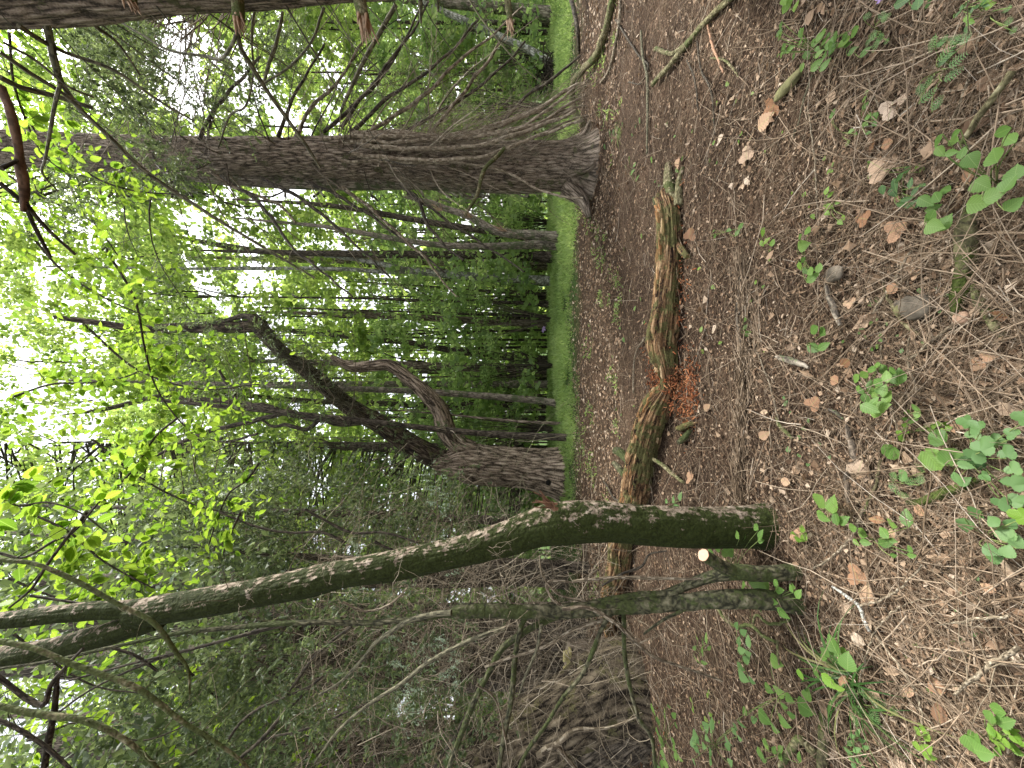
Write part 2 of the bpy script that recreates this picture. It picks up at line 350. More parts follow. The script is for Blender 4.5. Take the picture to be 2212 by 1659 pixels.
M_GRASS = leaf_mat('grass_blade', [(0, (.14, .22, .07)), (.5, (.25, .36, .12)), (1, (.36, .46, .20))], trans=.5, tcol=1.7)
M_GRD = leaf_mat('dark_grass_blade', [(0, (.03, .08, .015)), (.8, (.06, .13, .03)), (1, (.25, .23, .10))], trans=.35, tcol=1.3)
M_DEAD = leaf_mat('dead_leaf_litter', [(0, (.06, .034, .019)), (.3, (.16, .098, .058)), (.6, (.28, .185, .115)), (.85, (.39, .285, .195)), (1, (.52, .42, .32))], trans=.12, tcol=1.0, rough=.8)
M_DEADO = leaf_mat('dead_leaf', [(0, (.24, .12, .06)), (.4, (.34, .20, .12)), (.75, (.42, .28, .18)), (1, (.48, .38, .29))], trans=.15, tcol=1.1, rough=.8, obj=True, vein=True)
M_LITW = rnd_mat('litter_twig', [(0, (.05, .034, .021)), (.3, (.145, .102, .064)), (.7, (.27, .20, .136)), (.93, (.40, .32, .235)), (1, (.52, .46, .38))], nscale=30)
M_STEM = rnd_mat('green_stem', [(0, (.10, .16, .04)), (1, (.20, .24, .08))], nscale=30)
M_STONE = rnd_mat('grey_brown_stone', [(0, (.10, .085, .065)), (1, (.15, .125, .095))], noise=.5, nscale=14, bump=.8)
M_STONEM = rnd_mat('mossy_stone', [(0, (.12, .12, .055)), (1, (.16, .15, .07))], noise=.5, nscale=18, bump=.8)
M_STONEP = rnd_mat('pinkish_stone', [(0, (.34, .22, .15)), (1, (.38, .25, .17))], noise=.3, nscale=24, bump=.6)
M_FLOWER = rnd_mat('lilac_petal', [(0, (.45, .30, .60)), (1, (.55, .40, .70))], noise=.1)

def ground_mat():
    m, t, o = newmat('forest_floor_soil'); L = t.links.new
    tc = nd(t, 'ShaderNodeTexCoord')
    n1 = nd(t, 'ShaderNodeTexNoise', Scale=38.0, Detail=8.0, Roughness=.75); L(tc.outputs['Object'], n1.inputs['Vector'])
    n2 = nd(t, 'ShaderNodeTexNoise', Scale=1.4, Detail=4.0); L(tc.outputs['Object'], n2.inputs['Vector'])
    v = nd(t, 'ShaderNodeTexVoronoi', Scale=55.0); L(tc.outputs['Object'], v.inputs['Vector'])
    a = nd(t, 'ShaderNodeMath', operation='MULTIPLY_ADD'); L(v.outputs['Distance'], a.inputs[0]); a.inputs[1].default_value = .35; L(n1.outputs['Fac'], a.inputs[2])
    r = ramp(t, [(.42, (.012, .008, .005)), (.66, (.055, .036, .024)), (.84, (.14, .098, .068)), (.97, (.32, .24, .18))]); L(a.outputs[0], r.inputs[0])
    g = ramp(t, [(.45, (.75, .72, .7)), (.65, (1.15, 1.1, 1.05))]); L(n2.outputs['Fac'], g.inputs[0])
    mx = nd(t, 'ShaderNodeMix', data_type='RGBA', blend_type='MULTIPLY'); mx.inputs[0].default_value = 1; L(r.outputs[0], mx.inputs[6]); L(g.outputs[0], mx.inputs[7])
    # far floor under the trees is green with low plants
    sp = nd(t, 'ShaderNodeSeparateXYZ'); L(tc.outputs['Object'], sp.inputs[0])
    y2 = nd(t, 'ShaderNodeMath', operation='MULTIPLY_ADD'); L(n2.outputs['Fac'], y2.inputs[0]); y2.inputs[1].default_value = 2.5; L(sp.outputs[1], y2.inputs[2])
    rg = ramp(t, [(0.0, (0, 0, 0)), (1.0, (1, 1, 1))]); mr = nd(t, 'ShaderNodeMapRange'); mr.inputs[1].default_value = 9.6; mr.inputs[2].default_value = 10.6; L(y2.outputs[0], mr.inputs[0])
    gr = ramp(t, [(.4, (.03, .055, .015)), (.8, (.09, .14, .035))]); L(n1.outputs['Fac'], gr.inputs[0])
    mg = nd(t, 'ShaderNodeMix', data_type='RGBA'); L(mr.outputs[0], mg.inputs[0]); L(mx.outputs[2], mg.inputs[6]); L(gr.outputs[0], mg.inputs[7])
    b = nd(t, 'ShaderNodeBsdfPrincipled', Roughness=.95); b.inputs['Specular IOR Level'].default_value = .1
    bp = nd(t, 'ShaderNodeBump', Strength=.9, Distance=.02); L(a.outputs[0], bp.inputs['Height'])
    L(mg.outputs[2], b.inputs['Base Color']); L(bp.outputs[0], b.inputs['Normal']); L(b.outputs[0], o.inputs[0]); return m

# ================================================================== GROUND
def ground():
    ys = np.concatenate([np.linspace(-12, 0, 13)[:-1], np.arange(0, 9, 0.10), np.arange(9, 20, .25), np.linspace(20, 60, 30), np.linspace(70, 300, 8)])
    q = np.concatenate([-np.geomspace(300, 8, 26), np.arange(-7.9, 7.9, .12), np.geomspace(8, 300, 26)])
    X, Y = np.meshgrid(q, ys)
    Z = gz(X, Y)
    near = (Y < 10) & (np.abs(X) < 8)
    Z = Z + np.where(near, 0.012 * vnoise(X * 7, Y * 7) + 0.007 * vnoise(X * 19, Y * 19), 0)
    V = np.stack([X, Y, Z], -1); n, m = X.shape
    i = np.arange(n - 1)[:, None] * m; j = np.arange(m - 1)[None]
    f = np.stack([i + j, i + j + 1, i + m + j + 1, i + m + j], -1).reshape(-1, 4)
    mb = MB(); mb.add(V.reshape(-1, 3), f); o = mb.build('ground', ground_mat()); o['kind'] = 'structure'
ground()

# ================================================================== TRUNK HELPERS
def path(pts, d=None, step=0.04, down=0.25):
    """rows (x, y, width[, depth]) in picture units, base first -> centre line and radius in metres."""
    rows = []
    for p in pts:
        dd = p[3] if len(p) > 3 else d
        c = W(p[0], p[1], dd); rows.append([*c, p[2] / 2 * dd / F])
    rows = np.array(rows)
    if down:
        b = rows[0].copy(); b[2] = min(b[2], gz(b[0], b[1])) - down; rows = np.vstack([b, rows])
    q = spline(rows, step=step); return q[:, :3], np.maximum(q[:, 3], 0.002)
def branch(parent, pts, d=None, name='branch', mat=None, S=8, step=.05, wob=.012, ridge=0., label=None, mb=None, knots=True):
    P, r = path(pts, d, step, 0)
    t = np.arange(len(P)) * step / .30
    off = wob * np.stack([vnoise(t * 1.0 + 3.3 * i, t * 0 + i + P[0, 0] * 7) for i in range(3)], -1) * np.minimum(1, np.arange(len(P)) / 3)[:, None]
    P = P + off
    own = mb is None
    if own: mb = MB()
    bigtube(mb, P, r, S=S, ridge=ridge, lump=.12, seed=R.random() * 50)
    if own: return mb.build(name, mat or M_TWIG, parent, origin=parent.location if parent else None, label=label)
def tree(name, label, cat, pts, d, mat, S=24, step=.12, ridge=0.0, rfreq=8, vfreq=1.5, flare=.35, fh=.35, lump=.06, group=None, down=.3, lobes=5):
    P, r = path(pts, d, step, down)
    base = P[0].copy(); base[2] = float(gz(base[0], base[1]))
    t = thing(name, label, cat, base, group)
    mb = MB(); bigtube(mb, P, r, S=S, ridge=ridge, rfreq=rfreq, vfreq=vfreq, flare=flare, fh=fh, lump=lump, seed=R.random() * 40, lobes=lobes)
    mb.build('trunk', mat, t, origin=base)
    return t, P, r
def twig_skirt(t, P, r, n, hz, length, rad=.008, down=.5, gens=(4, 3), mat=None, az=None, K=9, kind='stuff', wig=.16, name='twigs', grav=.10, scale3=1.0):
    """Dead twigs that leave a trunk, sag and branch again."""
    zz = P[:, 2]; ok = np.where((zz > hz[0]) & (zz < hz[1]))[0]; i = R.choice(ok, n)
    a = R.uniform(0, 2 * math.pi, n) if az is None else R.normal(az[0], az[1], n)
    dirs = np.stack([np.cos(a), np.sin(a), -down + R.normal(0, .3, n)], -1)
    st = P[i] + norm(dirs * [1, 1, 0]) * r[i][:, None] * .8
    A, ar = grow(st, dirs, R.uniform(*length, n), rad * R.uniform(.5, 1.3, n), K, wig, grav)
    mb = MB(); tubes(mb, A, ar, 5)
    if gens[0]:
        B, br = kids(A, ar, gens[0], (.25, .5), .75, 6, .22, .08, .55); tubes(mb, B, np.maximum(br, .0011 * scale3), 3)
        if gens[1]:
            C, cr = kids(B, br, gens[1], (.25, .5), .8, 3, .25, .05, .6); tubes(mb, C, np.maximum(cr, .0009 * scale3), 3)
    o = mb.build(name, mat or M_TWIG, t, origin=t.location, kind=kind); return A

# ================================================================== BIG TREE WITH THE LEANING STEMS
big, bigP, bigR = tree('old_conifer', 'broad grey brown conifer trunk wrapped in dead twigs at the edge of the litter', 'tree',
    [(1278, 362, 140, 7.3), (1255, 360, 112, 7.3), (1215, 360, 96, 7.3), (1120, 360, 92, 7.3), (1000, 352, 90, 7.3), (870, 343, 84, 7.3), (737, 340, 78, 7.3),
     (567, 338, 70, 7.3), (400, 336, 68, 7.3), (200, 330, 68, 7.3), (0, 320, 68, 7.3), (-250, 312, 60, 7.3), (-700, 300, 40, 7.3)],
    None, M_GREY, S=100, step=.05, ridge=.05, rfreq=13, vfreq=2.2, flare=.30, fh=.16, lump=.05)
mb = MB(); P, r = path([(1262, 385, 40, 7.75), (1150, 392, 46, 7.75), (900, 385, 46, 7.75), (567, 385, 36, 7.75), (380, 372, 26, 7.7), (250, 350, 18, 7.6)], step=.06)
bigtube(mb, P, r, S=48, ridge=.03, rfreq=9, lump=.06, seed=4); mb.build('second_stem', M_PALE, big, origin=big.location)
# surface roots
mb = MB()
for pts in ([(1225, 405, 40, 7.2), (1262, 440, 22, 7.1), (1273, 470, 10, 7.05)], [(1225, 320, 34, 7.2), (1262, 292, 20, 7.1), (1276, 262, 10, 7.0)], [(1240, 360, 44, 6.95), (1272, 358, 24, 6.8), (1285, 352, 10, 6.7)]):
    P, r = path(pts, step=.04, down=0); bigtube(mb, P, r, S=20, ridge=.015, rfreq=6, lump=.1, seed=pts[0][1])
mb.build('root', M_GREY, big, origin=big.location)
twig_skirt(big, bigP, bigR, 210, (.25, 4.2), (.4, 1.5), .0055, 1.1, (5, 3), az=(-1.4, 1.0), grav=.12, mat=M_TWIGP, wig=.12)
twig_skirt(big, bigP, bigR, 60, (2.5, 8.5), (1.5, 3.4), .013, .45, (6, 3), name='dead_branches', az=(-1.57, 1.6), grav=.05, wig=.06, K=12, mat=M_TWIG)
twig_skirt(big, bigP, bigR, 36, (4.0, 11), (1.5, 3.5), .014, .35, (6, 3), name='dead_branches', az=(-1.57, 1.7), grav=.05, wig=.06, K=12, mat=M_TWIGD)
# stems that run down its right side and fan out to the ground
for i, pts in enumerate([
    [(757, 290), (837, 286), (1004, 286), (1104, 262), (1170, 232), (1225, 196)], [(757, 296), (900, 291), (1037, 283), (1137, 245), (1215, 200), (1248, 182)],
    [(800, 301), (937, 303), (1070, 300), (1150, 276), (1237, 230)], [(740, 305), (870, 307), (1004, 296), (1104, 282), (1190, 250), (1255, 212)],
    [(780, 315), (904, 322), (1000, 320), (1090, 300), (1170, 268), (1245, 240)], [(760, 332), (870, 345), (970, 343), (1050, 338), (1120, 310), (1200, 280), (1262, 262)],
    [(820, 312), (960, 330), (1060, 325), (1160, 292), (1250, 248)], [(737, 347), (860, 350), (1000, 352), (1090, 372), (1190, 420), (1260, 432)],
    [(900, 318), (1020, 312), (1110, 292), (1200, 246), (1260, 225)], [(700, 300), (820, 296), (980, 292), (1120, 272), (1200, 226), (1240, 190)]]):
    w0 = [11, 9, 10, 9, 11, 10, 6, 7, 6, 8][i]
    branch(big, [(x, y, w0 * (1 - .45 * k / len(pts)), 7.0 - .5 * k / len(pts) - .05 * i % .3) for k, (x, y) in enumerate(pts)], name='hanging_stem', mat=M_TWIGP, wob=.03, S=8)
mb = MB(); n = 260
k = R.random(n); xs = 850 + 400 * k; ys = 300 - 90 * k ** 2 + R.normal(0, 22, n)
st = np.array([W(x, y, 6.8 + R.normal(0, .2)) for x, y in zip(xs, ys)])
A, ar = grow(st, np.stack([R.normal(.35, .35, n), R.normal(-.1, .3, n), -np.ones(n)], -1), R.uniform(.3, 1.1, n), R.uniform(.002, .006, n), 6, .2, .05); A[..., 2] = np.maximum(A[..., 2], .01)
tubes(mb, A, ar, 4); mb.build('fine_stems', M_TWIGP, big, origin=big.location, kind='stuff')
# the long drooping dead branches each to its own
for pts, d0, d1, m in [
    ([(757, 287, 9), (850, 200, 7), (937, 140, 6), (1037, 45, 4)], 7.0, 6.2, M_TWIGD), ([(737, 275, 8), (790, 200, 7), (860, 110, 5), (910, 20, 4)], 7.0, 6, M_TWIGD),
    ([(780, 300, 9), (900, 220, 8), (1000, 120, 6), (1080, 60, 4), (1130, 10, 3)], 7.0, 5.8, M_TWIG), ([(700, 285, 8), (800, 190, 7), (880, 80, 5), (930, 5, 4)], 7.0, 6, M_TWIGD),
    ([(920, 305, 8), (990, 220, 7), (1060, 120, 6), (1110, 40, 4)], 7.0, 6, M_TWIG), ([(1060, 290, 7), (1130, 215, 6), (1200, 160, 6), (1255, 115, 4)], 7.0, 6.2, M_TWIGD),
    ([(860, 292, 7), (960, 235, 6), (1075, 150, 5), (1135, 90, 4)], 7.0, 6.2, M_TWIGD), ([(660, 390, 8), (760, 440, 7), (850, 500, 6), (960, 590, 4)], 7.1, 6.5, M_TWIGD),
    ([(567, 385, 9), (650, 430, 8), (740, 500, 6), (840, 600, 4)], 7.1, 6.2, M_TWIGD), ([(867, 400, 9), (900, 430, 8), (935, 500, 7), (1000, 560, 4)], 7.1, 6.2, M_TWIGD),
    ([(1090, 320, 9), (1050, 360, 9), (1030, 420, 8), (1003, 466, 6)], 6.4, 6.3, M_STICK), ([(740, 405, 9), (800, 450, 8), (880, 520, 6), (990, 640, 3)], 7, 6.4, M_TWIG),
    ([(480, 380, 9), (560, 440, 8), (640, 540, 6), (760, 640, 4)], 7.1, 5.8, M_TWIGD), ([(450, 370, 8), (540, 420, 7), (600, 440, 6), (640, 480, 5)], 7, 6.5, M_TWIG),
    ([(880, 420, 7), (960, 470, 6), (1050, 530, 5), (1130, 590, 3)], 7, 6.3, M_TWIGD), ([(430, 300, 8), (480, 220, 7), (560, 120, 5)], 7, 6, M_TWIGD),
    ([(640, 300, 8), (660, 250, 7), (730, 170, 6), (800, 60, 4)], 7.1, 6, M_TWIG), ([(600, 295, 8), (640, 200, 6), (700, 90, 4)], 7, 6.2, M_TWIGD)]:
    k = len(pts); branch(big, [(p[0], p[1], p[2], d0 + (d1 - d0) * i / (k - 1)) for i, p in enumerate(pts)], name='dead_branch', mat=m, wob=.03, S=7)

# ================================================================== NEAR TRUNK ON THE RIGHT
near, nP, nR = tree('near_conifer', 'very close leaning conifer trunk with pale broken branch stubs', 'tree',
    [(1600, -135, 190, 2.55), (1500, -128, 155, 2.55), (1180, -122, 150, 2.55), (800, -106, 156, 2.5), (400, -85, 166, 2.45), (0, -62, 176, 2.4), (-300, -45, 170, 2.4), (-900, -10, 150, 2.4)],
    None, M_GREY, S=110, step=.03, ridge=.022, rfreq=14, vfreq=3, flare=.35, fh=.12, lump=.05)
def stub(pts, d, tip):
    o = branch(near, [(*p, d) for p in pts], name='broken_branch', mat=M_STICK, S=14, step=.01, wob=.004, ridge=.003)
    a = W(pts[-1][0], pts[-1][1], d); dr = norm(W(*tip, d) - a); L = np.linalg.norm(W(*tip, d) - a); rr = pts[-1][2] / 2 * d / F
    mb = MB(); n = 26
    st = a + R.normal(0, rr * .38, (n, 3)) - dr * rr * .6
    A, ar = grow(st, dr + R.normal(0, .10, (n, 3)), L * R.uniform(.35, 1.1, n) + rr, np.full(n, rr * .34), 4, .05, 0, .15); tubes(mb, A, ar, 5)
    mb.build('splintered_end', M_BREAK, o, origin=near.location)
stub([(512, -20, 24), (514, 20, 23), (516, 44, 22)], 2.35, (522, 70))
stub([(774, -20, 27), (778, 10, 26), (785, 40, 25)], 2.35, (793, 88))
stub([(1093, -20, 15), (1097, 10, 14), (1101, 44, 12)], 2.4, (1106, 75))
stub([(283, -10, 20), (284, 5, 19)], 2.3, (293, 20))
for pts, d in [([(906, -20, 10), (908, 15, 9), (909, 50, 5)], 2.4), ([(945, -10, 8), (946, 12, 7), (946, 26, 4)], 2.4), ([(97, 40, 14), (110, 93, 14), (118, 140, 13), (130, 177, 12), (167, 227, 10), (240, 300, 9), (300, 360, 9), (367, 410, 8), (467, 473, 7), (567, 533, 6), (680, 600, 4)], 2.5),
    ([(513, 60, 9), (517, 100, 9), (540, 140, 10), (567, 183, 9), (600, 230, 9), (633, 277, 8), (665, 320, 7), (692, 362, 5)], 2.5),
    ([(513, 67, 7), (490, 110, 7), (477, 127, 7), (440, 122, 6), (367, 107, 5), (300, 73, 4), (217, 20, 4)], 2.5),
    ([(40, 55, 10), (85, 85, 10), (130, 110, 8), (240, 150, 7), (330, 210, 5), (420, 260, 4)], 2.45), ([(0, 113, 9), (67, 160, 9), (133, 200, 8), (200, 260, 6), (270, 330, 4)], 2.5),
    ([(0, 167, 11), (50, 190, 11), (110, 205, 10), (200, 233, 8)], 2.6), ([(10, 93, 6), (60, 120, 6), (150, 190, 5), (200, 210, 4)], 2.6),
    ([(130, 180, 8), (118, 230, 7), (108, 290, 6), (98, 350, 5), (97, 380, 4), (130, 415, 3)], 2.5), ([(180, 25, 12), (210, 60, 9), (250, 90, 6), (300, 160, 4)], 2.5),
    ([(550, 20, 5), (545, 90, 5), (546, 160, 4), (530, 230, 4), (500, 250, 4), (470, 320, 3)], 2.9), ([(700, 15, 6), (680, 80, 5), (640, 130, 5), (560, 190, 4)], 2.9),
    ([(855, 10, 9), (820, 70, 9), (780, 150, 8), (750, 210, 7), (737, 240, 6)], 3.2), ([(610, 25, 6), (600, 80, 7), (582, 140, 7), (572, 180, 6)], 3.2)]:
    branch(near, [(p[0], p[1], p[2], d + .12 * i) for i, p in enumerate(pts)], name='dead_branch', mat=M_TWIGG, wob=.012, step=.03, S=9)
twig_skirt(near, nP, nR, 26, (1.7, 5.5), (.6, 1.9), .005, .45, (5, 3), az=(2.35, .45), grav=.05, mat=M_TWIGG, wig=.06, K=12, scale3=.8)
mb = MB(); bigtube(mb, *path([(0, 187, 15, 2.3), (20, 233, 15, 2.3), (33, 283, 15, 2.32), (40, 320, 13, 2.33), (43, 350, 15, 2.35), (53, 417, 15, 2.4), (50, 457, 8, 2.4)], step=.02, down=0), S=14, lump=.2, ridge=.004)
o = mb.build('broken_bough', rnd_mat('red_brown_peeled_wood', [(0, (.09, .06, .04)), (1, (.17, .105, .07))], noise=.6, nscale=9), None, origin=W(30, 290, 2.33))
tag(o, 'thick reddish brown dead bough hanging high among the leaves with a frayed end', 'branch')
for pts in ([(50, 340, 8, 2.36), (20, 355, 9, 2.3), (0, 365, 10, 2.25)], [(53, 435, 10, 2.4), (90, 480, 8, 2.5), (160, 546, 6, 2.6)], [(55, 440, 9, 2.4), (70, 480, 8, 2.5), (107, 553, 6, 2.6)], [(0, 395, 9, 2.35), (43, 430, 10, 2.4)]):
    branch(o, pts, name='side_twig', mat=M_TWIGD, wob=.01)
for ch in o.children: ch.location = (0, 0, 0); 
for ch in o.children:
    me = ch.data; me.transform(Matrix.Translation(Vector((0, 0, 0))))

# ================================================================== FORKED TREE
fork, fP, fR = tree('forked_tree', 'stout tan barked tree that splits into two crooked limbs beyond the litter', 'tree',
    [(1222, 1025, 118, 11.2), (1200, 1022, 104, 11.2), (1170, 1018, 92, 11.2), (1100, 1010, 82, 11.2), (1040, 1005, 84, 11.2), (1000, 1000, 80, 11.2), (965, 1002, 52, 11.2), (940, 1001, 46, 11.2)],
    None, M_FORK, S=100, step=.05, ridge=.10, rfreq=10, vfreq=1.2, flare=.22, fh=.3, lump=.08)
mb = MB(); P, r = path([(1010, 1008, 56), (960, 998, 50), (900, 968, 44), (870, 950, 42), (820, 915, 40), (770, 888, 36), (700, 832, 32), (655, 795, 30), (620, 770, 29), (585, 735, 27), (560, 705, 29), (545, 684, 20)], 11.2, .05, 0)
bigtube(mb, P, r, S=48, ridge=.035, rfreq=9, lump=.12, seed=2); mb.build('crooked_limb', M_LIMB, fork, origin=fork.location)
mb = MB(); P, r = path([(572, 702, 24), (540, 705, 24), (490, 706, 24), (440, 706, 23), (400, 707, 22), (350, 710, 20), (315, 712, 16), (230, 700, 12), (120, 685, 9)], 11.2, .05, 0)
bigtube(mb, P, r, S=36, ridge=.03, rfreq=7, lump=.14, seed=8); mb.build('broken_top_stem', M_LIMB, fork, origin=fork.location)
mb = MB(); P, r = path([(1020, 975, 40), (985, 958, 42), (970, 940, 42), (950, 886, 36), (920, 848, 32), (880, 816, 27), (855, 798, 25), (840, 790, 24), (804, 790, 22), (757, 792, 19), (737, 783, 14), (715, 770, 9)], 11.1, .05, 0)
bigtube(mb, P, r, S=48, ridge=.03, rfreq=8, lump=.12, seed=5); mb.build('lower_limb', M_FORK, fork, origin=fork.location)
for pts in ([(790, 905, 20), (768, 912, 18), (737, 913, 16), (700, 905, 16), (667, 903, 15), (620, 890, 15), (600, 886, 15), (533, 873, 14), (467, 866, 11), (380, 860, 8)], [(690, 903, 10), (670, 926, 9), (620, 917, 8), (590, 922, 6), (567, 910, 5)],
            [(620, 890, 10), (567, 906, 10), (500, 920, 9), (467, 926, 9), (433, 940, 9), (393, 953, 8), (340, 980, 6)], [(560, 885, 10), (520, 870, 9), (500, 840, 8), (470, 800, 5)], [(555, 692, 14), (530, 683, 12), (490, 690, 8), (470, 694, 5)],
            [(480, 945, 7), (475, 950, 7), (500, 955, 6), (560, 935, 5)]):
    branch(fork, [(*p, 11.1) for p in pts], name='limb', mat=M_DARK, S=12, wob=.05, step=.08, ridge=.01)
twig_skirt(fork, fP, fR, 16, (1, 4.0), (.5, 1.6), .008, .3, (4, 2))
mb = MB(); n = 700; t_ = R.random(n); ax = np.array([[770, 888], [700, 832], [620, 770], [560, 705]]); xx = np.interp(t_, [0, .3, .7, 1], ax[:, 0]); yy = np.interp(t_, [0, .3, .7, 1], ax[:, 1])
st = np.array([W(a, b, 10.9) for a, b in zip(xx, yy)]); A, ar = grow(st, R.normal(0, 1, (n, 3)) + [0, -.2, -.2], R.uniform(.3, 1.4, n), R.uniform(.004, .009, n), 6, .25, .1); tubes(mb, A, ar, 3)
mb.build('twigs', M_TWIGG, fork, origin=fork.location, kind='stuff')
# hollow in its foot: solid plug with the inner shade painted near black
mb = MB(); bigtube(mb, *path([(1199, 1047, 7, 10.60), (1184, 1043, 16, 10.58), (1174, 1040, 5, 10.62)], step=.03, down=0), S=16, lump=.3, seed=3); mb.build('hollow', rnd_mat('hollow_shade_black', [(0, (.006, .005, .004)), (1, (.01, .008, .006))]), fork, origin=fork.location)

# ================================================================== MOSSY TREE
moss, mP, mR = tree('mossy_tree', 'near tree with a kinked trunk coated in dark green moss and pale bark patches', 'tree',
    [(1665, 1136, 104, 2.28), (1640, 1137, 92, 2.28), (1580, 1138, 85, 2.28), (1500, 1139, 82, 2.28), (1400, 1134, 82, 2.28), (1304, 1127, 84, 2.28), (1237, 1129, 88, 2.28), (1190, 1134, 86, 2.28), (1150, 1143, 78, 2.28), (1104, 1160, 72, 2.28),
     (1054, 1174, 66, 2.28), (1004, 1188, 62, 2.28), (940, 1203, 61, 2.28), (870, 1218, 61, 2.28), (800, 1230, 58, 2.28), (737, 1240, 56, 2.3), (667, 1258, 60, 2.32), (600, 1272, 58, 2.32), (500, 1291, 57, 2.33), (400, 1308, 58, 2.34), (333, 1320, 60, 2.35), (283, 1330, 50, 2.35)],
    None, M_MOSS, S=110, step=.012, ridge=.006, rfreq=14, vfreq=9, flare=.18, fh=.07, lump=.06)
for nm, pts in (('upper_limb', [(345, 1312, 42, 2.35), (283, 1316, 37, 2.35), (167, 1322, 36, 2.36), (80, 1332, 34, 2.37), (0, 1340, 32, 2.38), (-150, 1356, 26, 2.4), (-400, 1380, 20, 2.4)]),
                ('lower_limb', [(345, 1336, 44, 2.36), (290, 1352, 46, 2.36), (233, 1370, 48, 2.36), (133, 1398, 47, 2.38), (60, 1412, 44, 2.38), (0, 1421, 42, 2.4), (-150, 1446, 34, 2.4), (-400, 1470, 25, 2.4)])):
    P, r = path(pts, step=.02, down=0); mb = MB(); bigtube(mb, P, r, S=64, ridge=.007, rfreq=10, vfreq=7, lump=.06, seed=R.random() * 9); mb.build(nm, M_MOSS, moss, origin=moss.location)
mb = MB(); n = 14; st = W(1195, 1095, 2.2) + R.normal(0, .012, (n, 3)); A, ar = grow(st, np.array([.55, -.3, .9]) + R.normal(0, .25, (n, 3)), R.uniform(.05, .17, n), R.uniform(.005, .012, n), 5, .15, -.05, .3); tubes(mb, A, ar, 5)
mb.build('torn_bark', rnd_mat('torn_red_bark', [(0, (.10, .05, .03)), (1, (.27, .15, .09))], nscale=20), moss, origin=moss.location)
twig_skirt(moss, mP, mR, 46, (1.6, 3.4), (.12, .5), .0018, .3, (3, 2), mat=M_TWIG, K=6, scale3=.6)

# ================================================================== SMALL MULTI STEMMED TREE
stem, sP, sR = tree('greenish_sapling', 'crooked greenish sapling with long bare arching branches beside the mossy tree', 'tree',
    [(1745, 1305, 46, 1.98), (1690, 1299, 42, 1.98), (1642, 1294, 40, 1.98), (1558, 1294, 36, 2.0), (1475, 1301, 33, 2.05), (1390, 1308, 31, 2.08), (1304, 1313, 30, 2.1), (1237, 1319, 30, 2.1), (1137, 1322, 28, 2.1), (1037, 1319, 28, 2.1), (985, 1322, 24, 2.1), (970, 1326, 15, 2.1), (904, 1336, 13, 2.1), (847, 1342, 11, 2.12),
     (770, 1346, 11, 2.15), (700, 1344, 10, 2.15), (633, 1346, 10, 2.15), (500, 1356, 9, 2.2), (400, 1366, 8, 2.2), (233, 1400, 7, 2.2), (100, 1430, 6, 2.2), (-50, 1450, 4, 2.2)],
    None, M_MOSSY2, S=48, step=.014, ridge=.004, rfreq=9, vfreq=14, flare=.2, fh=.05, lump=.07)
mb = MB(); P, r = path([(1745, 1234, 34, 2.0), (1700, 1236, 32, 2.0), (1642, 1240, 32, 2.0), (1590, 1236, 31, 2.0), (1562, 1240, 26, 2.02), (1520, 1250, 22, 2.06), (1475, 1268, 18, 2.1), (1440, 1282, 16, 2.12)], step=.014)
bigtube(mb, P, r, S=40, ridge=.004, rfreq=9, vfreq=14, lump=.08, seed=6); mb.build('second_stem', M_MOSSY2, stem, origin=stem.location)
mb = MB(); P, r = path([(1590, 1238, 28, 2.0), (1560, 1225, 27, 1.98), (1536, 1209, 26, 1.95), (1519, 1199, 26, 1.93)], step=.012, down=0)
V = bigtube(mb, P, r, S=32, ridge=.003, rfreq=7, lump=.05, seed=3, cap=False); st = mb.build('sawn_stub', M_MOSSY2, stem, origin=stem.location)
mb = MB(); e = V[-1]; cc = e.mean(0); tn = norm(P[-1] - P[-2])
S_ = len(e); jj = np.arange(S_); rings = [cc + (e - cc) * k + tn * (.0015 if k < .99 else 0.0005) for k in (1, .92, .5)]
vv = np.vstack(rings + [cc[None] + tn * .002]); 
for q in range(2): mb.add(vv, np.stack([q * S_ + jj, q * S_ + (jj + 1) % S_, (q + 1) * S_ + (jj + 1) % S_, (q + 1) * S_ + jj], -1), rn=q * .3)
mb.add(vv, np.stack([2 * S_ + jj, 2 * S_ + (jj + 1) % S_, np.full(S_, 3 * S_)], -1), rn=.4)
mb.build('cut_face', rnd_mat('fresh_cut_wood', [(0, (.38, .22, .14)), (.3, (.46, .32, .23)), (1, (.40, .24, .15))], noise=.15), st, origin=stem.location)
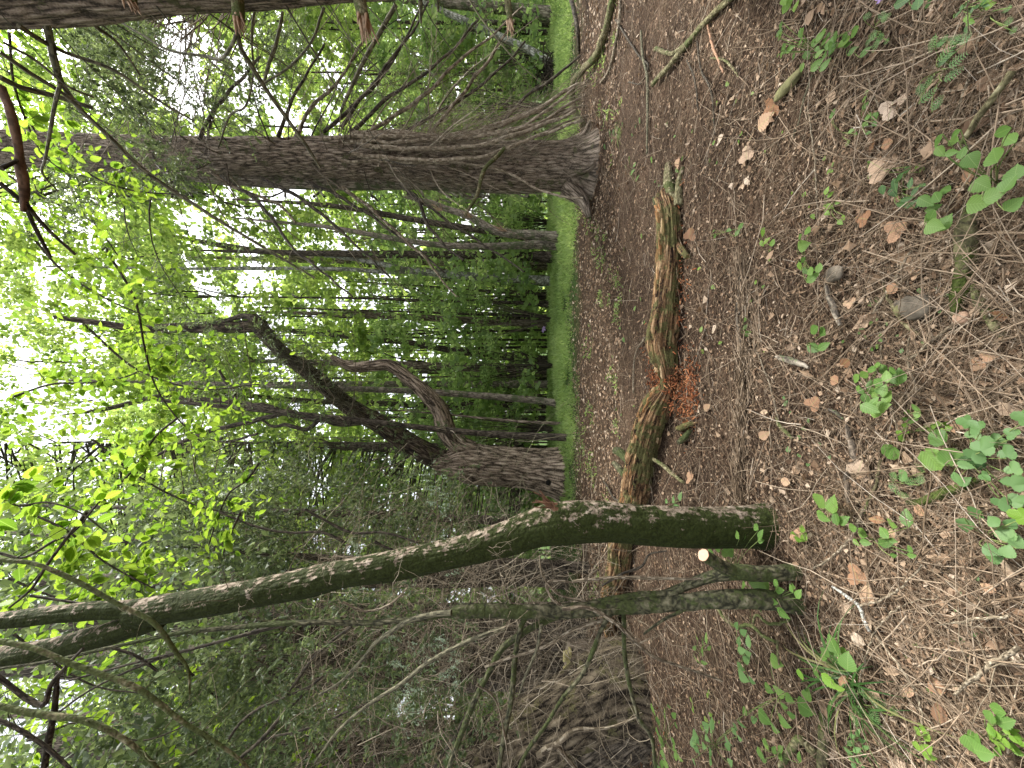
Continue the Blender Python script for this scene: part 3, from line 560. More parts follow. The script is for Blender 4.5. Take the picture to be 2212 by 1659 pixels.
for i, (pts, mt) in enumerate([
    ([(1474, 1270, 17), (1440, 1282, 16), (1400, 1284, 15), (1337, 1293, 15), (1280, 1305, 15), (1237, 1319, 14), (1154, 1353, 13), (1120, 1372, 13), (1087, 1396, 13), (1054, 1456, 12), (1020, 1523, 12), (990, 1600, 12), (970, 1656, 11), (950, 1720, 10)], M_MOSSY2),
    ([(1137, 1333, 11), (1125, 1355, 11), (1120, 1373, 11), (1112, 1420, 11), (1107, 1473, 11), (1100, 1530, 11), (1095, 1560, 11), (1080, 1656, 10), (1070, 1730, 9)], M_MOSSY2),
    ([(1347, 1318, 9), (1347, 1360, 9), (1347, 1389, 9), (1354, 1456, 9), (1370, 1523, 8), (1385, 1560, 8), (1397, 1573, 8), (1417, 1656, 7), (1425, 1720, 6)], M_MOSSY2),
    ([(1320, 1325, 10), (1304, 1349, 9), (1280, 1406, 9), (1257, 1456, 9), (1220, 1500, 8), (1187, 1556, 8), (1137, 1626, 7), (1110, 1690, 6)], M_MOSSY2),
    ([(1215, 1316, 7), (1230, 1314, 8), (1250, 1310, 8), (1270, 1313, 8), (1320, 1340, 8), (1370, 1383, 8), (1404, 1413, 6), (1474, 1440, 5), (1560, 1470, 4)], M_TWIG),
    ([(1090, 1358, 10), (1054, 1369, 9), (987, 1396, 9), (920, 1433, 9), (854, 1486, 8), (820, 1506, 7), (740, 1570, 6), (680, 1650, 5)], M_TWIGG),
    ([(975, 1324, 12), (954, 1325, 11), (920, 1330, 11), (887, 1339, 10), (847, 1363, 10), (810, 1389, 9), (787, 1420, 8), (740, 1470, 6), (690, 1500, 5)], M_TWIGG),
    ([(1304, 1340, 9), (1240, 1360, 8), (1180, 1395, 7), (1100, 1420, 6), (1050, 1440, 5)], M_TWIG),
    ([(1270, 1300, 6), (1200, 1280, 5), (1170, 1240, 4), (1165, 1200, 3)], M_TWIG), ([(1225, 1316, 8), (1190, 1290, 7), (1180, 1260, 6), (1210, 1255, 5), (1240, 1258, 4), (1290, 1230, 3)], M_TWIG),
    ([(1237, 1256, 6), (1330, 1248, 6), (1400, 1249, 6), (1474, 1250, 5), (1530, 1250, 4)], M_TWIG), ([(1490, 1310, 7), (1430, 1340, 6), (1390, 1370, 4)], M_MOSSY2),
    ([(1170, 1350, 8), (1160, 1400, 7), (1130, 1470, 5), (1120, 1500, 3)], M_TWIGG), ([(1030, 1480, 5), (1060, 1500, 4), (1090, 1590, 4), (1100, 1656, 3)], M_TWIG),
    ([(1300, 1265, 5), (1340, 1240, 5), (1390, 1220, 5), (1400, 1200, 4), (1440, 1190, 3)], M_TWIGD), ([(740, 1300, 5), (790, 1320, 5), (850, 1300, 4), (880, 1270, 3)], M_TWIG)]):
    branch(stem, [(*p, 2.07 + .05 * math.sin(i) - .012 * k * (i % 3 - 1)) for k, p in enumerate(pts)], name='branch', mat=mt, S=12, wob=.006, step=.02, ridge=.0012)
mb = MB(); n = 150
xs = R.uniform(850, 1420, n); ys = R.uniform(1240, 1640, n); st = np.array([W(a, b, 2.1 + R.random() * .5) for a, b in zip(xs, ys)])
A, ar = grow(st, R.normal(0, 1, (n, 3)) + [-.2, 0, -.1], R.uniform(.15, .6, n), R.uniform(.0012, .0028, n), 8, .25, .05); tubes(mb, A, ar, 4)
B, br = kids(A, ar, 3, (.2, .45), .7, 5, .25, .05, .7); tubes(mb, B, np.maximum(br, .0007), 3); mb.build('twigs', M_TWIG, stem, origin=stem.location, kind='stuff')

# ================================================================== TRUNKS ON THE LEFT
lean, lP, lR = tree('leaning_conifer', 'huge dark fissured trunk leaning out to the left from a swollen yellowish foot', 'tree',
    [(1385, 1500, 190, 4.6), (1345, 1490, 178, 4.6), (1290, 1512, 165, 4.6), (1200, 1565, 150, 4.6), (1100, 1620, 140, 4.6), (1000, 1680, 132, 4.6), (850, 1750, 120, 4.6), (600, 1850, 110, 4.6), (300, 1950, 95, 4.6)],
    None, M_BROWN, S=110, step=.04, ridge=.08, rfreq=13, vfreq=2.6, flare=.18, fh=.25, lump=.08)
mb = MB(); P, r = path([(1400, 1560, 80, 4.3), (1360, 1580, 90, 4.3), (1250, 1650, 90, 4.3), (1100, 1760, 80, 4.3)], step=.04); bigtube(mb, P, r, S=64, ridge=.04, rfreq=9, vfreq=2.5, lump=.1, seed=2); mb.build('second_stem', M_DARK, lean, origin=lean.location)
twig_skirt(lean, lP, lR, 40, (.2, 3), (.3, 1.0), .004, .5, (4, 3), az=(-1.57, 1.2))
for pts in ([(1165, 1632, 10), (1200, 1610, 11), (1237, 1580, 10), (1290, 1576, 6), (1380, 1548, 4)], [(1160, 1632, 12), (1200, 1612, 13), (1225, 1640, 9), (1250, 1670, 8)]):
    branch(lean, [(*p, 3.7) for p in pts], name='dead_branch', mat=M_TWIG, S=10, wob=.01)
for i, (lab, pts, mt) in enumerate([
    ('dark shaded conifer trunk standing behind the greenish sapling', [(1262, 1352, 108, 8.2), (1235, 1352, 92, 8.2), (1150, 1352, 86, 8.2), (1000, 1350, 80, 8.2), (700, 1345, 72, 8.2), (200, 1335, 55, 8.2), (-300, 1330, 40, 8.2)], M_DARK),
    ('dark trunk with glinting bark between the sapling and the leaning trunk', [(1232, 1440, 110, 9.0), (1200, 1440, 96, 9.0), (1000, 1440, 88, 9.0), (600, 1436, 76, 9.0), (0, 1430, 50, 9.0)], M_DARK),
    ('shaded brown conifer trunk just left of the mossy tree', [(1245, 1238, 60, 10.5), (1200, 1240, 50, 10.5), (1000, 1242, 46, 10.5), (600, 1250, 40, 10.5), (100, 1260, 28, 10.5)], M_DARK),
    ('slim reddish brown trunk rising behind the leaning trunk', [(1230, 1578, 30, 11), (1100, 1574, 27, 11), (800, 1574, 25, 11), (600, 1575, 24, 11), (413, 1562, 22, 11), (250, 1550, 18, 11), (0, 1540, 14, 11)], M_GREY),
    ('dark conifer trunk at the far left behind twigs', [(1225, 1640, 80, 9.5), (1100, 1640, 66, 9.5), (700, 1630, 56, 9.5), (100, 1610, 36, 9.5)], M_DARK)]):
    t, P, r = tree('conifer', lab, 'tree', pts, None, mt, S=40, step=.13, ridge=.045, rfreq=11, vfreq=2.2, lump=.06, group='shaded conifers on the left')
    twig_skirt(t, P, r, 50, (.3, 7), (.8, 2.6), .008, .5, (5, 3), grav=.08, wig=.09, K=11)
    twig_skirt(t, P, r, 24, (3, 11), (1.2, 3.4), .011, .2, (5, 3), grav=.10, name='dead_branches', mat=M_TWIGG)
# split stump with bark plates
mb = MB(); P, r = path([(1305, 1436, 80, 6.3), (1290, 1432, 82, 6.3), (1255, 1428, 78, 6.3), (1226, 1424, 66, 6.3)], step=.03); bigtube(mb, P, r, S=90, ridge=.05, rfreq=13, vfreq=2.2, lump=.1, seed=11)
t = thing('bark_stump', 'short broken stump with plated bark and yellow fungus on its top', 'stump', P[0]); mb.build('trunk', M_GREY, t, origin=t.location)
mb = MB()
for k in range(9):
    c = W(1228 + R.uniform(-6, 8), 1404 + R.uniform(0, 46), 6.15); q = R.uniform(.04, .09); th = np.linspace(0, 2 * math.pi, 12, endpoint=False)
    ring = np.stack([c[0] + q * np.cos(th) * (1 + .2 * R.random(12)), c[1] + q * .7 * np.sin(th), c[2] + .01 * R.normal(0, 1, 12)], -1); vv = np.vstack([ring, ring * [1, 1, 1] + [0, 0, .03], c + [0, 0, .05]])
    j = np.arange(12); mb.add(vv, np.stack([j, (j + 1) % 12, 12 + (j + 1) % 12, 12 + j], -1)); mb.add(vv, np.stack([12 + j, 12 + (j + 1) % 12, np.full(12, 24)], -1))
mb.build('fungus', rnd_mat('yellow_bracket_fungus', [(0, (.38, .33, .15)), (1, (.48, .42, .2))], noise=.3), t, origin=t.location)

# ================================================================== BACKGROUND TREES
bgt = []   # (tree, picture y, depth) for the crowns
def far_tree(name, lab, pts, d, mat, group=None, S=18, step=.22, ridge=.02, **kw):
    d = d * 1.0; pts = [p for p in pts if p[0] >= 330 or p[0] > pts[-2][0] - 1]; pts = pts[:-1] + [(*pts[-1][:2], 2.5)]
    t, P, r = tree(name, lab, 'tree', [(p[0], p[1], p[2], d) for p in pts], None, mat, S=S, step=step, ridge=ridge, rfreq=7, flare=.2, fh=.25, down=.9 if d > 14 else .3, **kw)
    if group: t['group'] = group
    bgt.append((t, np.interp(600, [q[0] for q in pts[::-1]], [q[1] for q in pts[::-1]]), d)); return t, P, r
far_tree('slender_tree', 'slender pale trunk rising from an upturned root beside the grass', [(1215, 874, 17), (1190, 869, 16), (1104, 860, 15), (1020, 853, 14), (904, 846, 13), (770, 840, 12), (500, 830, 10), (100, 820, 7), (-200, 815, 4)], 12.2, M_PALE)
far_tree('broadleaf_tree', 'straight trunk just right of the slender pale trunk, cut off from view by leaves', [(1190, 830, 18), (1100, 830, 16), (900, 830, 14), (500, 826, 10), (0, 822, 6)], 15.5, M_PALE)
far_tree('broadleaf_tree', 'thick brown trunk with clinging leaves behind the grass', [(1190, 799, 24), (1150, 798, 21), (1000, 793, 18), (800, 786, 15), (400, 776, 10), (0, 770, 6)], 16, M_GREY)
far_tree('broadleaf_tree', 'dark trunk bending gently, half hidden by leafy sprays behind the grass', [(1190, 779, 20), (1140, 773, 17), (1070, 768, 15), (970, 756, 13), (904, 743, 12), (837, 736, 11), (600, 715, 9), (200, 690, 6)], 17, M_DARK)
far_tree('broadleaf_tree', 'grey lichen speckled trunk standing straight behind the grass', [(1190, 699, 22), (1150, 698, 18), (1037, 693, 15), (837, 683, 13), (500, 672, 10), (0, 655, 6)], 16, M_GREY)
far_tree('thin_tree', 'thin dark trunk with a swollen foot between grey and white trunks', [(1187, 657, 16), (1150, 655, 10), (1037, 652, 7), (800, 645, 5), (400, 640, 4)], 15, M_DARK)
w_, wP, wR = far_tree('white_tree', 'whitish lichened trunk that forks high above the grass', [(1190, 607, 22), (1160, 605, 19), (1037, 598, 17), (937, 590, 15), (887, 584, 13), (837, 573, 11), (787, 563, 10), (600, 540, 8), (300, 510, 6)], 14.2, M_WHITE)
branch(w_, [(895, 585, 10, 14.2), (837, 588, 9, 14.2), (770, 583, 9, 14.2), (560, 580, 8, 14.2), (380, 580, 6, 14.2), (100, 575, 4, 14.2)], name='fork_stem', mat=M_WHITE, S=12, step=.2)
far_tree('broadleaf_tree', 'dark straight trunk right of the white forked trunk', [(1192, 556, 24), (1150, 554, 19), (1000, 551, 17), (737, 548, 14), (400, 540, 10), (0, 530, 6)], 14, M_DARK)
t1, _, _ = far_tree('snag', 'dead pale trunk with torn bark leaning toward the big conifer', [(1225, 527, 26), (1150, 529, 18), (1037, 532, 14), (937, 528, 12), (837, 513, 11), (737, 495, 9), (500, 470, 7), (200, 450, 5)], 12, M_PALE)
t2, sp_, sr_ = far_tree('snag', 'splintered dead trunk leaning close beside the big conifer', [(1220, 512, 24), (1160, 508, 20), (1070, 498, 17), (1004, 463, 14), (960, 450, 12), (937, 440, 12), (870, 425, 8)], 11.5, M_PALE)
for c in ((1020, 470), (1095, 500), (955, 455)):
    a = W(*c, 11.4); mb = MB(); A, ar = grow(np.tile(a, (10, 1)), np.array([.4, -.3, .9]) + R.normal(0, .35, (10, 3)), R.uniform(.2, .5, 10), R.uniform(.01, .025, 10), 4, .1, 0); tubes(mb, A, ar, 4); mb.build('splinter', M_BREAK, t2, origin=t2.location)
far_tree('thin_tree', 'dark slanting trunk between the splintered snag and the big conifer', [(1200, 520, 20), (1100, 505, 15), (970, 487, 13), (870, 470, 12), (737, 447, 10), (500, 430, 7)], 13, M_DARK)
far_tree('thick_tree', 'thick pale grey trunk standing at the right edge of the grass', [(1195, 33, 30), (1160, 28, 26), (1104, 20, 22), (1004, 10, 19), (800, -10, 16), (400, -40, 10)], 13.5, M_PALE)
far_tree('thin_tree', 'dark trunk just left of the pale grey one at the right edge', [(1195, 51, 14), (1150, 50, 11), (1063, 50, 8), (850, 48, 6), (500, 45, 4)], 14.5, M_DARK)
t3, _, _ = far_tree('leaning_tree', 'pale mottled trunk slanting from its dark upturned root plate', [(1200, 142, 20), (1150, 112, 15), (1104, 90, 14), (1037, 60, 13), (970, 30, 12), (880, -10, 9)], 13, M_WHITE)
mb = MB(); n = 160; A, ar = grow(np.tile(W(1185, 148, 12.9), (n, 1)) + R.normal(0, .15, (n, 3)), R.normal(0, 1, (n, 3)) + [-.6, 0, .1], R.uniform(.2, .9, n), R.uniform(.01, .03, n), 5, .3, .1); tubes(mb, A, ar, 4); mb.build('upturned_root', M_TWIGD, t3, origin=t3.location)
far_tree('thin_tree', 'thin dark trunk rising through the shrubs left of the mottled leaning trunk', [(1195, 70, 10), (1100, 69, 7), (1037, 66, 5), (800, 60, 4)], 15, M_DARK)
far_tree('thin_tree', 'thin bare sapling between the root ball and the forked tree', [(1218, 915, 7), (1150, 912, 6), (1070, 906, 5), (970, 896, 4), (850, 885, 3)], 11.2, M_GREY)
far_tree('broadleaf_tree', 'shaded trunk standing behind the forked tree', [(1192, 980, 34), (1100, 975, 28), (900, 968, 24), (500, 955, 18), (0, 940, 10)], 15, M_DARK)
far_tree('broadleaf_tree', 'tall dark trunk seen high among the leaves above the forked tree', [(1190, 880, 14), (700, 868, 11), (350, 855, 10), (220, 885, 9), (130, 897, 7), (0, 900, 5)], 18, M_DARK)
far_tree('broadleaf_tree', 'grey trunk seen high above the white forked trunk', [(1190, 575, 18), (900, 565, 15), (600, 560, 12), (400, 555, 9), (100, 545, 6)], 20, M_GREY)
far_tree('broadleaf_tree', 'dark trunk that rises above the dead snags against the sky', [(1190, 600, 12), (700, 560, 12), (450, 525, 11), (330, 500, 7), (100, 470, 4)], 22, M_DARK)
# upturned root at the slender pale trunk
mb = MB(); n = 60; c = W(1215, 880, 12.0); A, ar = grow(np.tile(c, (n, 1)) + R.normal(0, .06, (n, 3)), R.normal(0, 1, (n, 3)) + [-1, 0, .2], R.uniform(.15, .5, n), R.uniform(.01, .03, n), 5, .3, .15); tubes(mb, A, ar, 4)
mb.build('root_ball', M_TWIGD, bgt[0][0], origin=bgt[0][0].location)
# thin trunks of the thicket beyond the crest, each one by itself
zones = [(560, 830, 60), (830, 1000, 26), (60, 300, 30), (430, 560, 16), (1000, 1659, 34), (300, 430, 6)]
seen = ['lone', 'crowded', 'half hidden', 'bent', 'upright', 'slightly leaning', 'mossy', 'bare']
words_ = ['first', 'second', 'third', 'fourth', 'fifth', 'sixth', 'seventh', 'eighth', 'ninth', 'tenth', 'eleventh', 'twelfth', 'thirteenth', 'fourteenth', 'fifteenth', 'sixteenth', 'seventeenth', 'eighteenth', 'nineteenth', 'twentieth']
landm = {0: 'white forked trunk', 1: 'slender pale trunk', 2: 'mottled leaning trunk', 3: 'dead snags', 4: 'mossy tree', 5: 'big conifer'}
ordn = lambda k: words_[k] if k < 20 else (['twenty', 'thirty', 'forty', 'fifty', 'sixty'][k // 10 - 2] + ' ' + words_[k % 10] if k % 10 < 10 else '')
for zi, (a, b, n) in enumerate(zones):
    ys = np.sort(R.uniform(a, b, n))
    for k, y in enumerate(ys):
        d = R.uniform(15.5, 27); w = R.uniform(2.5, 8) * 15 / d * (1.4 if R.random() < .2 else 1); ln = R.normal(0, 14); top = R.uniform(500, 1000)
        xb = 1180 + R.uniform(-4, 6)
        t, P, r = tree('thin_tree', f'thin far thicket trunk, {ordn(k)} from the right behind the {landm[zi]}', 'tree',
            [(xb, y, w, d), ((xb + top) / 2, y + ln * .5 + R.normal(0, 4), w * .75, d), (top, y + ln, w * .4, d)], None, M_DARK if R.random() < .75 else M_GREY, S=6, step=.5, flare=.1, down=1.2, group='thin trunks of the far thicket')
        if k % 3 == 0:
            i = R.integers(len(P) // 4, len(P), 5); A, ar = grow(P[i], np.stack([R.normal(0, 1, 5), R.normal(0, .5, 5), R.uniform(-.3, .8, 5)], -1), R.uniform(.8, 2.4, 5), np.full(5, .012), 6, .2, .02); mb = MB(); tubes(mb, A, ar, 3)
            B, br = kids(A, ar, 3, (.3, .5), .7, 4); tubes(mb, B, br, 3); mb.build('twigs', M_TWIGD, t, origin=t.location, kind='stuff')

# ================================================================== CANOPY
holes = [(410, 120, 55, 60, 1.0), (400, 215, 60, 50, 1.0), (330, 130, 40, 50, .7), (470, 95, 45, 40, .9), (540, 160, 45, 60, .8), (600, 250, 45, 35, .9), (640, 260, 40, 30, .8), (740, 215, 22, 60, 1.0), (720, 120, 25, 40, .4),
         (420, 470, 60, 40, .8), (500, 450, 50, 40, .8), (560, 430, 40, 30, .6), (640, 520, 60, 30, .6), (730, 515, 25, 40, .7), (450, 620, 50, 40, .9), (550, 600, 60, 45, .9), (400, 560, 40, 30, .6), (180, 420, 40, 40, .6), (20, 90, 20, 30, .8),
         (80, 790, 60, 45, .7), (70, 880, 60, 50, .7), (20, 960, 40, 45, .7), (110, 590, 25, 30, .8), (190, 640, 30, 30, .6), (20, 640, 40, 40, .6), (20, 400, 20, 40, .6), (200, 520, 30, 40, .5), (130, 1480, 60, 60, .9), (50, 1580, 60, 60, .9), (190, 1430, 50, 40, .7), (270, 1540, 50, 60, .4), (20, 1460, 40, 50, .7),
         (520, 1010, 22, 22, .8), (640, 850, 30, 25, .6), (500, 900, 30, 30, .6), (150, 950, 60, 50, .8), (560, 760, 40, 30, .6), (360, 1020, 25, 30, .4), (680, 1010, 20, 20, .7), (260, 200, 30, 40, .4)]
def keep(x, y):
    p = np.ones_like(x)
    for hx, hy, sx, sy, a in holes: p = p * (1 - a * np.exp(-.5 * (((x - hx) / sx) ** 2 + ((y - hy) / sy) ** 2)))
    return p * (0.7 + .3 * np.clip(x / 400, 0, 1)) * np.clip(.9 + .5 * vnoise(x / 60, y / 60), .2, 1.2)
def clump_cloud(n, xr, yr, dr):
    x = R.uniform(*xr, n * 3); y = R.uniform(*yr, n * 3); k = R.random(n * 3) < keep(x, y); x = x[k][:n]; y = y[k][:n]; d = R.uniform(*dr, len(x))
    return x, y, d
def leaf_clumps(x, y, d, per, rad, size, flat=.45):
    c = np.stack([d * (F - y) / F, d, H + d * (1106 - x) / F], -1); n = len(c)
    rr = rad * R.uniform(.5, 1.3, n); m = np.repeat(np.arange(n), per); N = len(m)
    q = norm(R.normal(0, 1, (N, 3))) * (R.random((N, 1)) ** .5) * rr[m][:, None] * [1, 1, flat]
    C = c[m] + q; D = R.normal(0, 1, (N, 3)) * [1, 1, .7]; Nn = R.normal(0, 1, (N, 3)) + [0, 0, .35]
    return C, D, Nn, size * R.uniform(.6, 1.35, N), m
crowns = {}
x, y, d = clump_cloud(4000, (-120, 1165), (-150, 1810), (12.5, 25))
per = 64; C, D, Nn, sz, m = leaf_clumps(x, y, d, per, .8, .19)
cl_rn = R.random(len(x))
# lower layers take the understory leaf colour, the top of the canopy another
ty = np.array([b[1] for b in bgt]); td = np.array([b[2] for b in bgt])
own = np.array([np.argmin(np.abs(ty - yy) / 60 + np.abs(td - dd) / 5 * .6) for yy, dd in zip(y, d)])
ok = C[:, 2] > gz(C[:, 0], C[:, 1]) + .6
for k in range(len(bgt)):
    s = (own[m] == k) & ok
    if s.sum() < 10: continue
    low = x[m] > 800
    mb = MB(); rn = np.clip(.6 * cl_rn[m] + .4 * R.random(len(m)), 0, 1)
    for sel, mi in ((s & ~low, 0), (s & low, 1)):
        if sel.any(): put_leaves(mb, C[sel], D[sel], Nn[sel], sz[sel], leaf_quad(), rn[sel], mi, wid=1.3)
    mb.build('crown', [M_FAR, M_MID], bgt[k][0], origin=bgt[k][0].location, smooth=False)
# boughs that carry the clumps
sel = R.choice(len(x), 500, replace=False)
for k in range(len(bgt)):
    s = [i for i in sel if own[i] == k]
    if len(s) < 3: continue
    xs, ys, ds = x[s], y[s], d[s]; c = np.stack([ds * (F - ys) / F, ds, H + ds * (1106 - xs) / F], -1)
    bt = bgt[k][0].location; root = np.stack([np.full(len(s), bgt[k][2] * (F - bgt[k][1]) / F), np.full(len(s), bgt[k][2]), np.maximum(c[:, 2] - R.uniform(1, 3, len(s)), 1)], -1)
    t_ = np.linspace(0, 1, 7)[None, :, None]; P = root[:, None] * (1 - t_) + c[:, None] * t_ + R.normal(0, .12, (len(s), 7, 3)) * np.sin(t_ * math.pi); P[..., 2] += .5 * np.sin(t_[..., 0] * math.pi)
    mb = MB(); tubes(mb, P, .035 * (1.1 - t_[..., 0]) + 0 * P[..., 0], 5, rn=R.random(len(s)) * .5); B, br = kids(P, np.full((len(s), 7), .02), 3, (.2, .4), .8, 5, .2, -.03); tubes(mb, B, br * .8, 3)
    mb.build('limbs', M_TWIGG, bgt[k][0], origin=bgt[k][0].location, kind='stuff')
# far-off wood that closes the view
def far_wood(n, xr, yr, dr, rad, size, per, mat, lab):
    x, y, d = clump_cloud(n, xr, yr, dr); C, D, Nn, sz, m = leaf_clumps(x, y, d, per, rad, size, .5); ok = C[:, 2] > gz(C[:, 0], C[:, 1])
    mb = MB(); cr = R.random(len(x)); put_leaves(mb, C[ok], D[ok], Nn[ok], sz[ok], leaf_quad(), np.clip(.7 * cr[m] + .3 * R.random(len(m)), 0, 1)[ok], wid=1.4); o = mb.build('distant_wood', mat, smooth=False)
    tag(o, lab, 'wood', kind='stuff')
far_wood(1500, (260, 1185), (-400, 2060), (28, 42), 2.2, .62, 50, M_FAR, 'bright green mass of far leaves closing the view behind the trunks')
far_wood(700, (930, 1200), (-400, 2060), (20, 30), 1.2, .34, 50, M_MID, 'deep green undergrowth of the far wood behind the thin trunks')
# understory shrubs of the right and middle, leafy sprays
def shrub(lab, x0, x1, y0, y1, d0, d1, n, mat, size=.10, rad=.35, per=40):
    x = R.uniform(x0, x1, n); y = R.uniform(y0, y1, n); d = R.uniform(d0, d1, n)
    C, D, Nn, sz, m = leaf_clumps(x, y, d, per, rad, size, .35); yc = (y0 + y1) / 2; dc = (d0 + d1) / 2
    base = np.array([dc * (F - yc) / F, dc, 0]); base[2] = gz(base[0], base[1]); t = thing('shrub', lab, 'shrub', base, 'leafy shrubs beyond the grass')
    ok = C[:, 2] > gz(C[:, 0], C[:, 1]) + .05; mb = MB(); put_leaves(mb, C[ok], D[ok], Nn[ok], sz[ok], leaf_quad()); mb.build('foliage', mat, t, origin=base, smooth=False)
    k = min(n, 24); c = np.stack([d[:k] * (F - y[:k]) / F, d[:k], H + d[:k] * (1106 - x[:k]) / F], -1); t_ = np.linspace(0, 1, 6)[None, :, None]
    P = base[None, None] * (1 - t_) + c[:, None] * t_ + R.normal(0, .06, (k, 6, 3)) * t_ ; mb = MB(); tubes(mb, P, .018 * (1.1 - t_[..., 0]) + 0 * P[..., 0], 4); mb.build('stems', M_TWIGD, t, origin=base, kind='stuff')
shrub('lime green shrub filling the gap behind the drooping dead branches', 850, 1090, 60, 180, 12.5, 15, 60, M_FAR)
shrub('yellow green shrub close behind the leaning stems of the big conifer', 820, 1080, 170, 300, 12, 14.5, 70, M_FAR)
shrub('deep green shrub under the mottled leaning trunk', 1040, 1185, 70, 260, 14, 16, 46, M_MID)
shrub('leafy spray in front of the lichen speckled trunk', 950, 1060, 640, 740, 12.5, 14, 26, M_MID)
shrub('pale green shrub overhanging the grass by the brown trunk', 930, 1090, 730, 850, 12, 14, 40, M_MID)
shrub('green shrub around the bare sapling', 880, 1130, 880, 975, 12, 14, 50, M_MID)
shrub('green shrub behind the dead snags', 900, 1170, 400, 560, 14, 16.5, 70, M_MID)
shrub('tall shrub left of the white forked trunk', 850, 1080, 590, 690, 15, 17, 50, M_MID)
shrub('broad shrub right behind the big conifer', 930, 1180, 250, 400, 13, 16, 50, M_MID)

# ================================================================== GREY GREEN CONIFERS WITH FINE FOLIAGE
def needle_sprays(mb, S0, n_tw, L=.22, nper=26, leaf=.035, mi=0, droop=.35):
    """S0: (M,3) points where sprays start."""
    M = len(S0); s = np.repeat(S0, n_tw, 0); N = len(s)
    A, ar = grow(s, R.normal(0, 1, (N, 3)) * [1, 1, .5] + [0, 0, -droop], L * R.uniform(.5, 1.4, N), np.full(N, .0016), 5, .2, .12)
    t = R.random((N, nper)) * 3.99; i = t.astype(int); f = (t - i)[..., None]; m = np.arange(N)[:, None]
    C = A[m, i] * (1 - f) + A[m, i + 1] * f; T = norm(A[m, i + 1] - A[m, i])
    D = norm(T + .9 * norm(R.normal(0, 1, T.shape))); rn = np.clip(np.repeat(R.random(N)[:, None], nper, 1) * .7 + .3 * R.random((N, nper)), 0, 1)
    put_leaves(mb, C.reshape(-1, 3), D.reshape(-1, 3), R.normal(0, 1, (N * nper, 3)), leaf * R.uniform(.6, 1.3, N * nper), leaf_quad(), rn.ravel(), mi, wid=.7)
    return A, ar
def juniper(lab, zones, trunkpts, tmat=M_DARK):
    t, P, r = tree('juniper', lab, 'tree', trunkpts, None, tmat, S=14, step=.2, ridge=.012, rfreq=6, flare=.2, group='grey green junipers')
    mb = MB(); tw = MB()
    for (x0, x1, y0, y1, d0, d1, n, ntw, L, leaf) in zones:
        x = R.uniform(x0, x1, n); y = R.uniform(y0, y1, n); keepm = vnoise(x / 45, y / 45) > -.45; x = x[keepm]; y = y[keepm]; d = R.uniform(d0, d1, len(x)); S0 = np.stack([d * (F - y) / F, d, H + d * (1106 - x) / F], -1)
        A, ar = needle_sprays(mb, S0, ntw, L, 22, leaf * 1.3); tubes(tw, A[::2], np.maximum(ar[::2], .0012), 3)
        k = max(4, n // 7); i = R.choice(len(S0), min(k, len(S0)), replace=False); e = S0[i]; j = np.array([np.argmin(np.abs(P[:, 2] - (q[2] + .3))) for q in e]); st = P[j]; u = np.linspace(0, 1, 8)[None, :, None]
        Q = st[:, None] * (1 - u) + e[:, None] * u + R.normal(0, .05, (len(i), 8, 3)) * np.sin(u * 3.14); Q[..., 2] -= .25 * np.sin(u[..., 0] * 3.14); tubes(tw, Q, .012 * (1.15 - u[..., 0]) + 0 * Q[..., 0], 5)
        B, br = kids(Q, np.full(Q.shape[:2], .007), 8, (.15, .35), .8, 6, .2, .1); tubes(tw, B, br * .7, 3)
    mb.build('foliage', M_JUN, t, origin=t.location, smooth=False); tw.build('twigs', M_TWIG, t, origin=t.location, kind='stuff'); return t
juniper('feathery juniper hanging grey green sprays between the forked tree and the mossy tree', [(520, 1010, 1010, 1180, 5.5, 8.5, 150, 4, .34, .045), (700, 1120, 1060, 1180, 6, 8.5, 60, 3, .3, .04)],
        [(1255, 1140, 26, 8.3), (1150, 1130, 22, 8.3), (800, 1112, 16, 8.2), (400, 1100, 10, 8), (0, 1090, 5, 8)])
juniper('shaggy juniper right of the mossy trunk high up among the elm leaves', [(230, 620, 1060, 1240, 5, 8, 130, 4, .34, .045), (330, 600, 700, 860, 6, 8.5, 50, 3, .3, .04)],
        [(1262, 1225, 22, 7.6), (1100, 1215, 18, 7.6), (700, 1205, 14, 7.6), (300, 1170, 10, 7.5), (0, 1150, 6, 7.5)])
juniper('dense juniper in front of the dark conifers on the left', [(450, 1000, 1300, 1500, 3.2, 7, 130, 4, .3, .038), (640, 1100, 1240, 1400, 3.5, 7, 40, 3, .3, .036), (200, 560, 1380, 1560, 4, 7, 90, 4, .3, .042)],
        [(1262, 1392, 22, 7.2), (1000, 1400, 18, 7.2), (600, 1420, 14, 7.2), (200, 1440, 9, 7.2), (-100, 1450, 5, 7.2)])
juniper('ragged juniper at the far left above the leaning trunk', [(450, 1050, 1500, 1700, 3.2, 7, 110, 4, .3, .04), (180, 560, 1560, 1720, 3.5, 7, 90, 4, .3, .045)],
        [(1262, 1610, 22, 7.5), (1000, 1615, 18, 7.5), (600, 1620, 14, 7.5), (200, 1630, 9, 7.5)])
juniper('soft juniper boughs drooping right of the big conifer against the sky', [(150, 330, 40, 260, 3.0, 6, 120, 4, .26, .035), (330, 560, 130, 300, 4.5, 7, 60, 3, .28, .035), (240, 420, 280, 420, 4.5, 7, 60, 3, .26, .035), (560, 640, 40, 160, 3.5, 6, 30, 3, .22, .03), (60, 200, 330, 500, 4, 7, 50, 3, .26, .035)],
        [(1300, -180, 26, 6.6), (1000, -160, 22, 6.6), (500, -120, 18, 6.5), (100, -60, 12, 6.4), (-200, -20, 8, 6.3)])
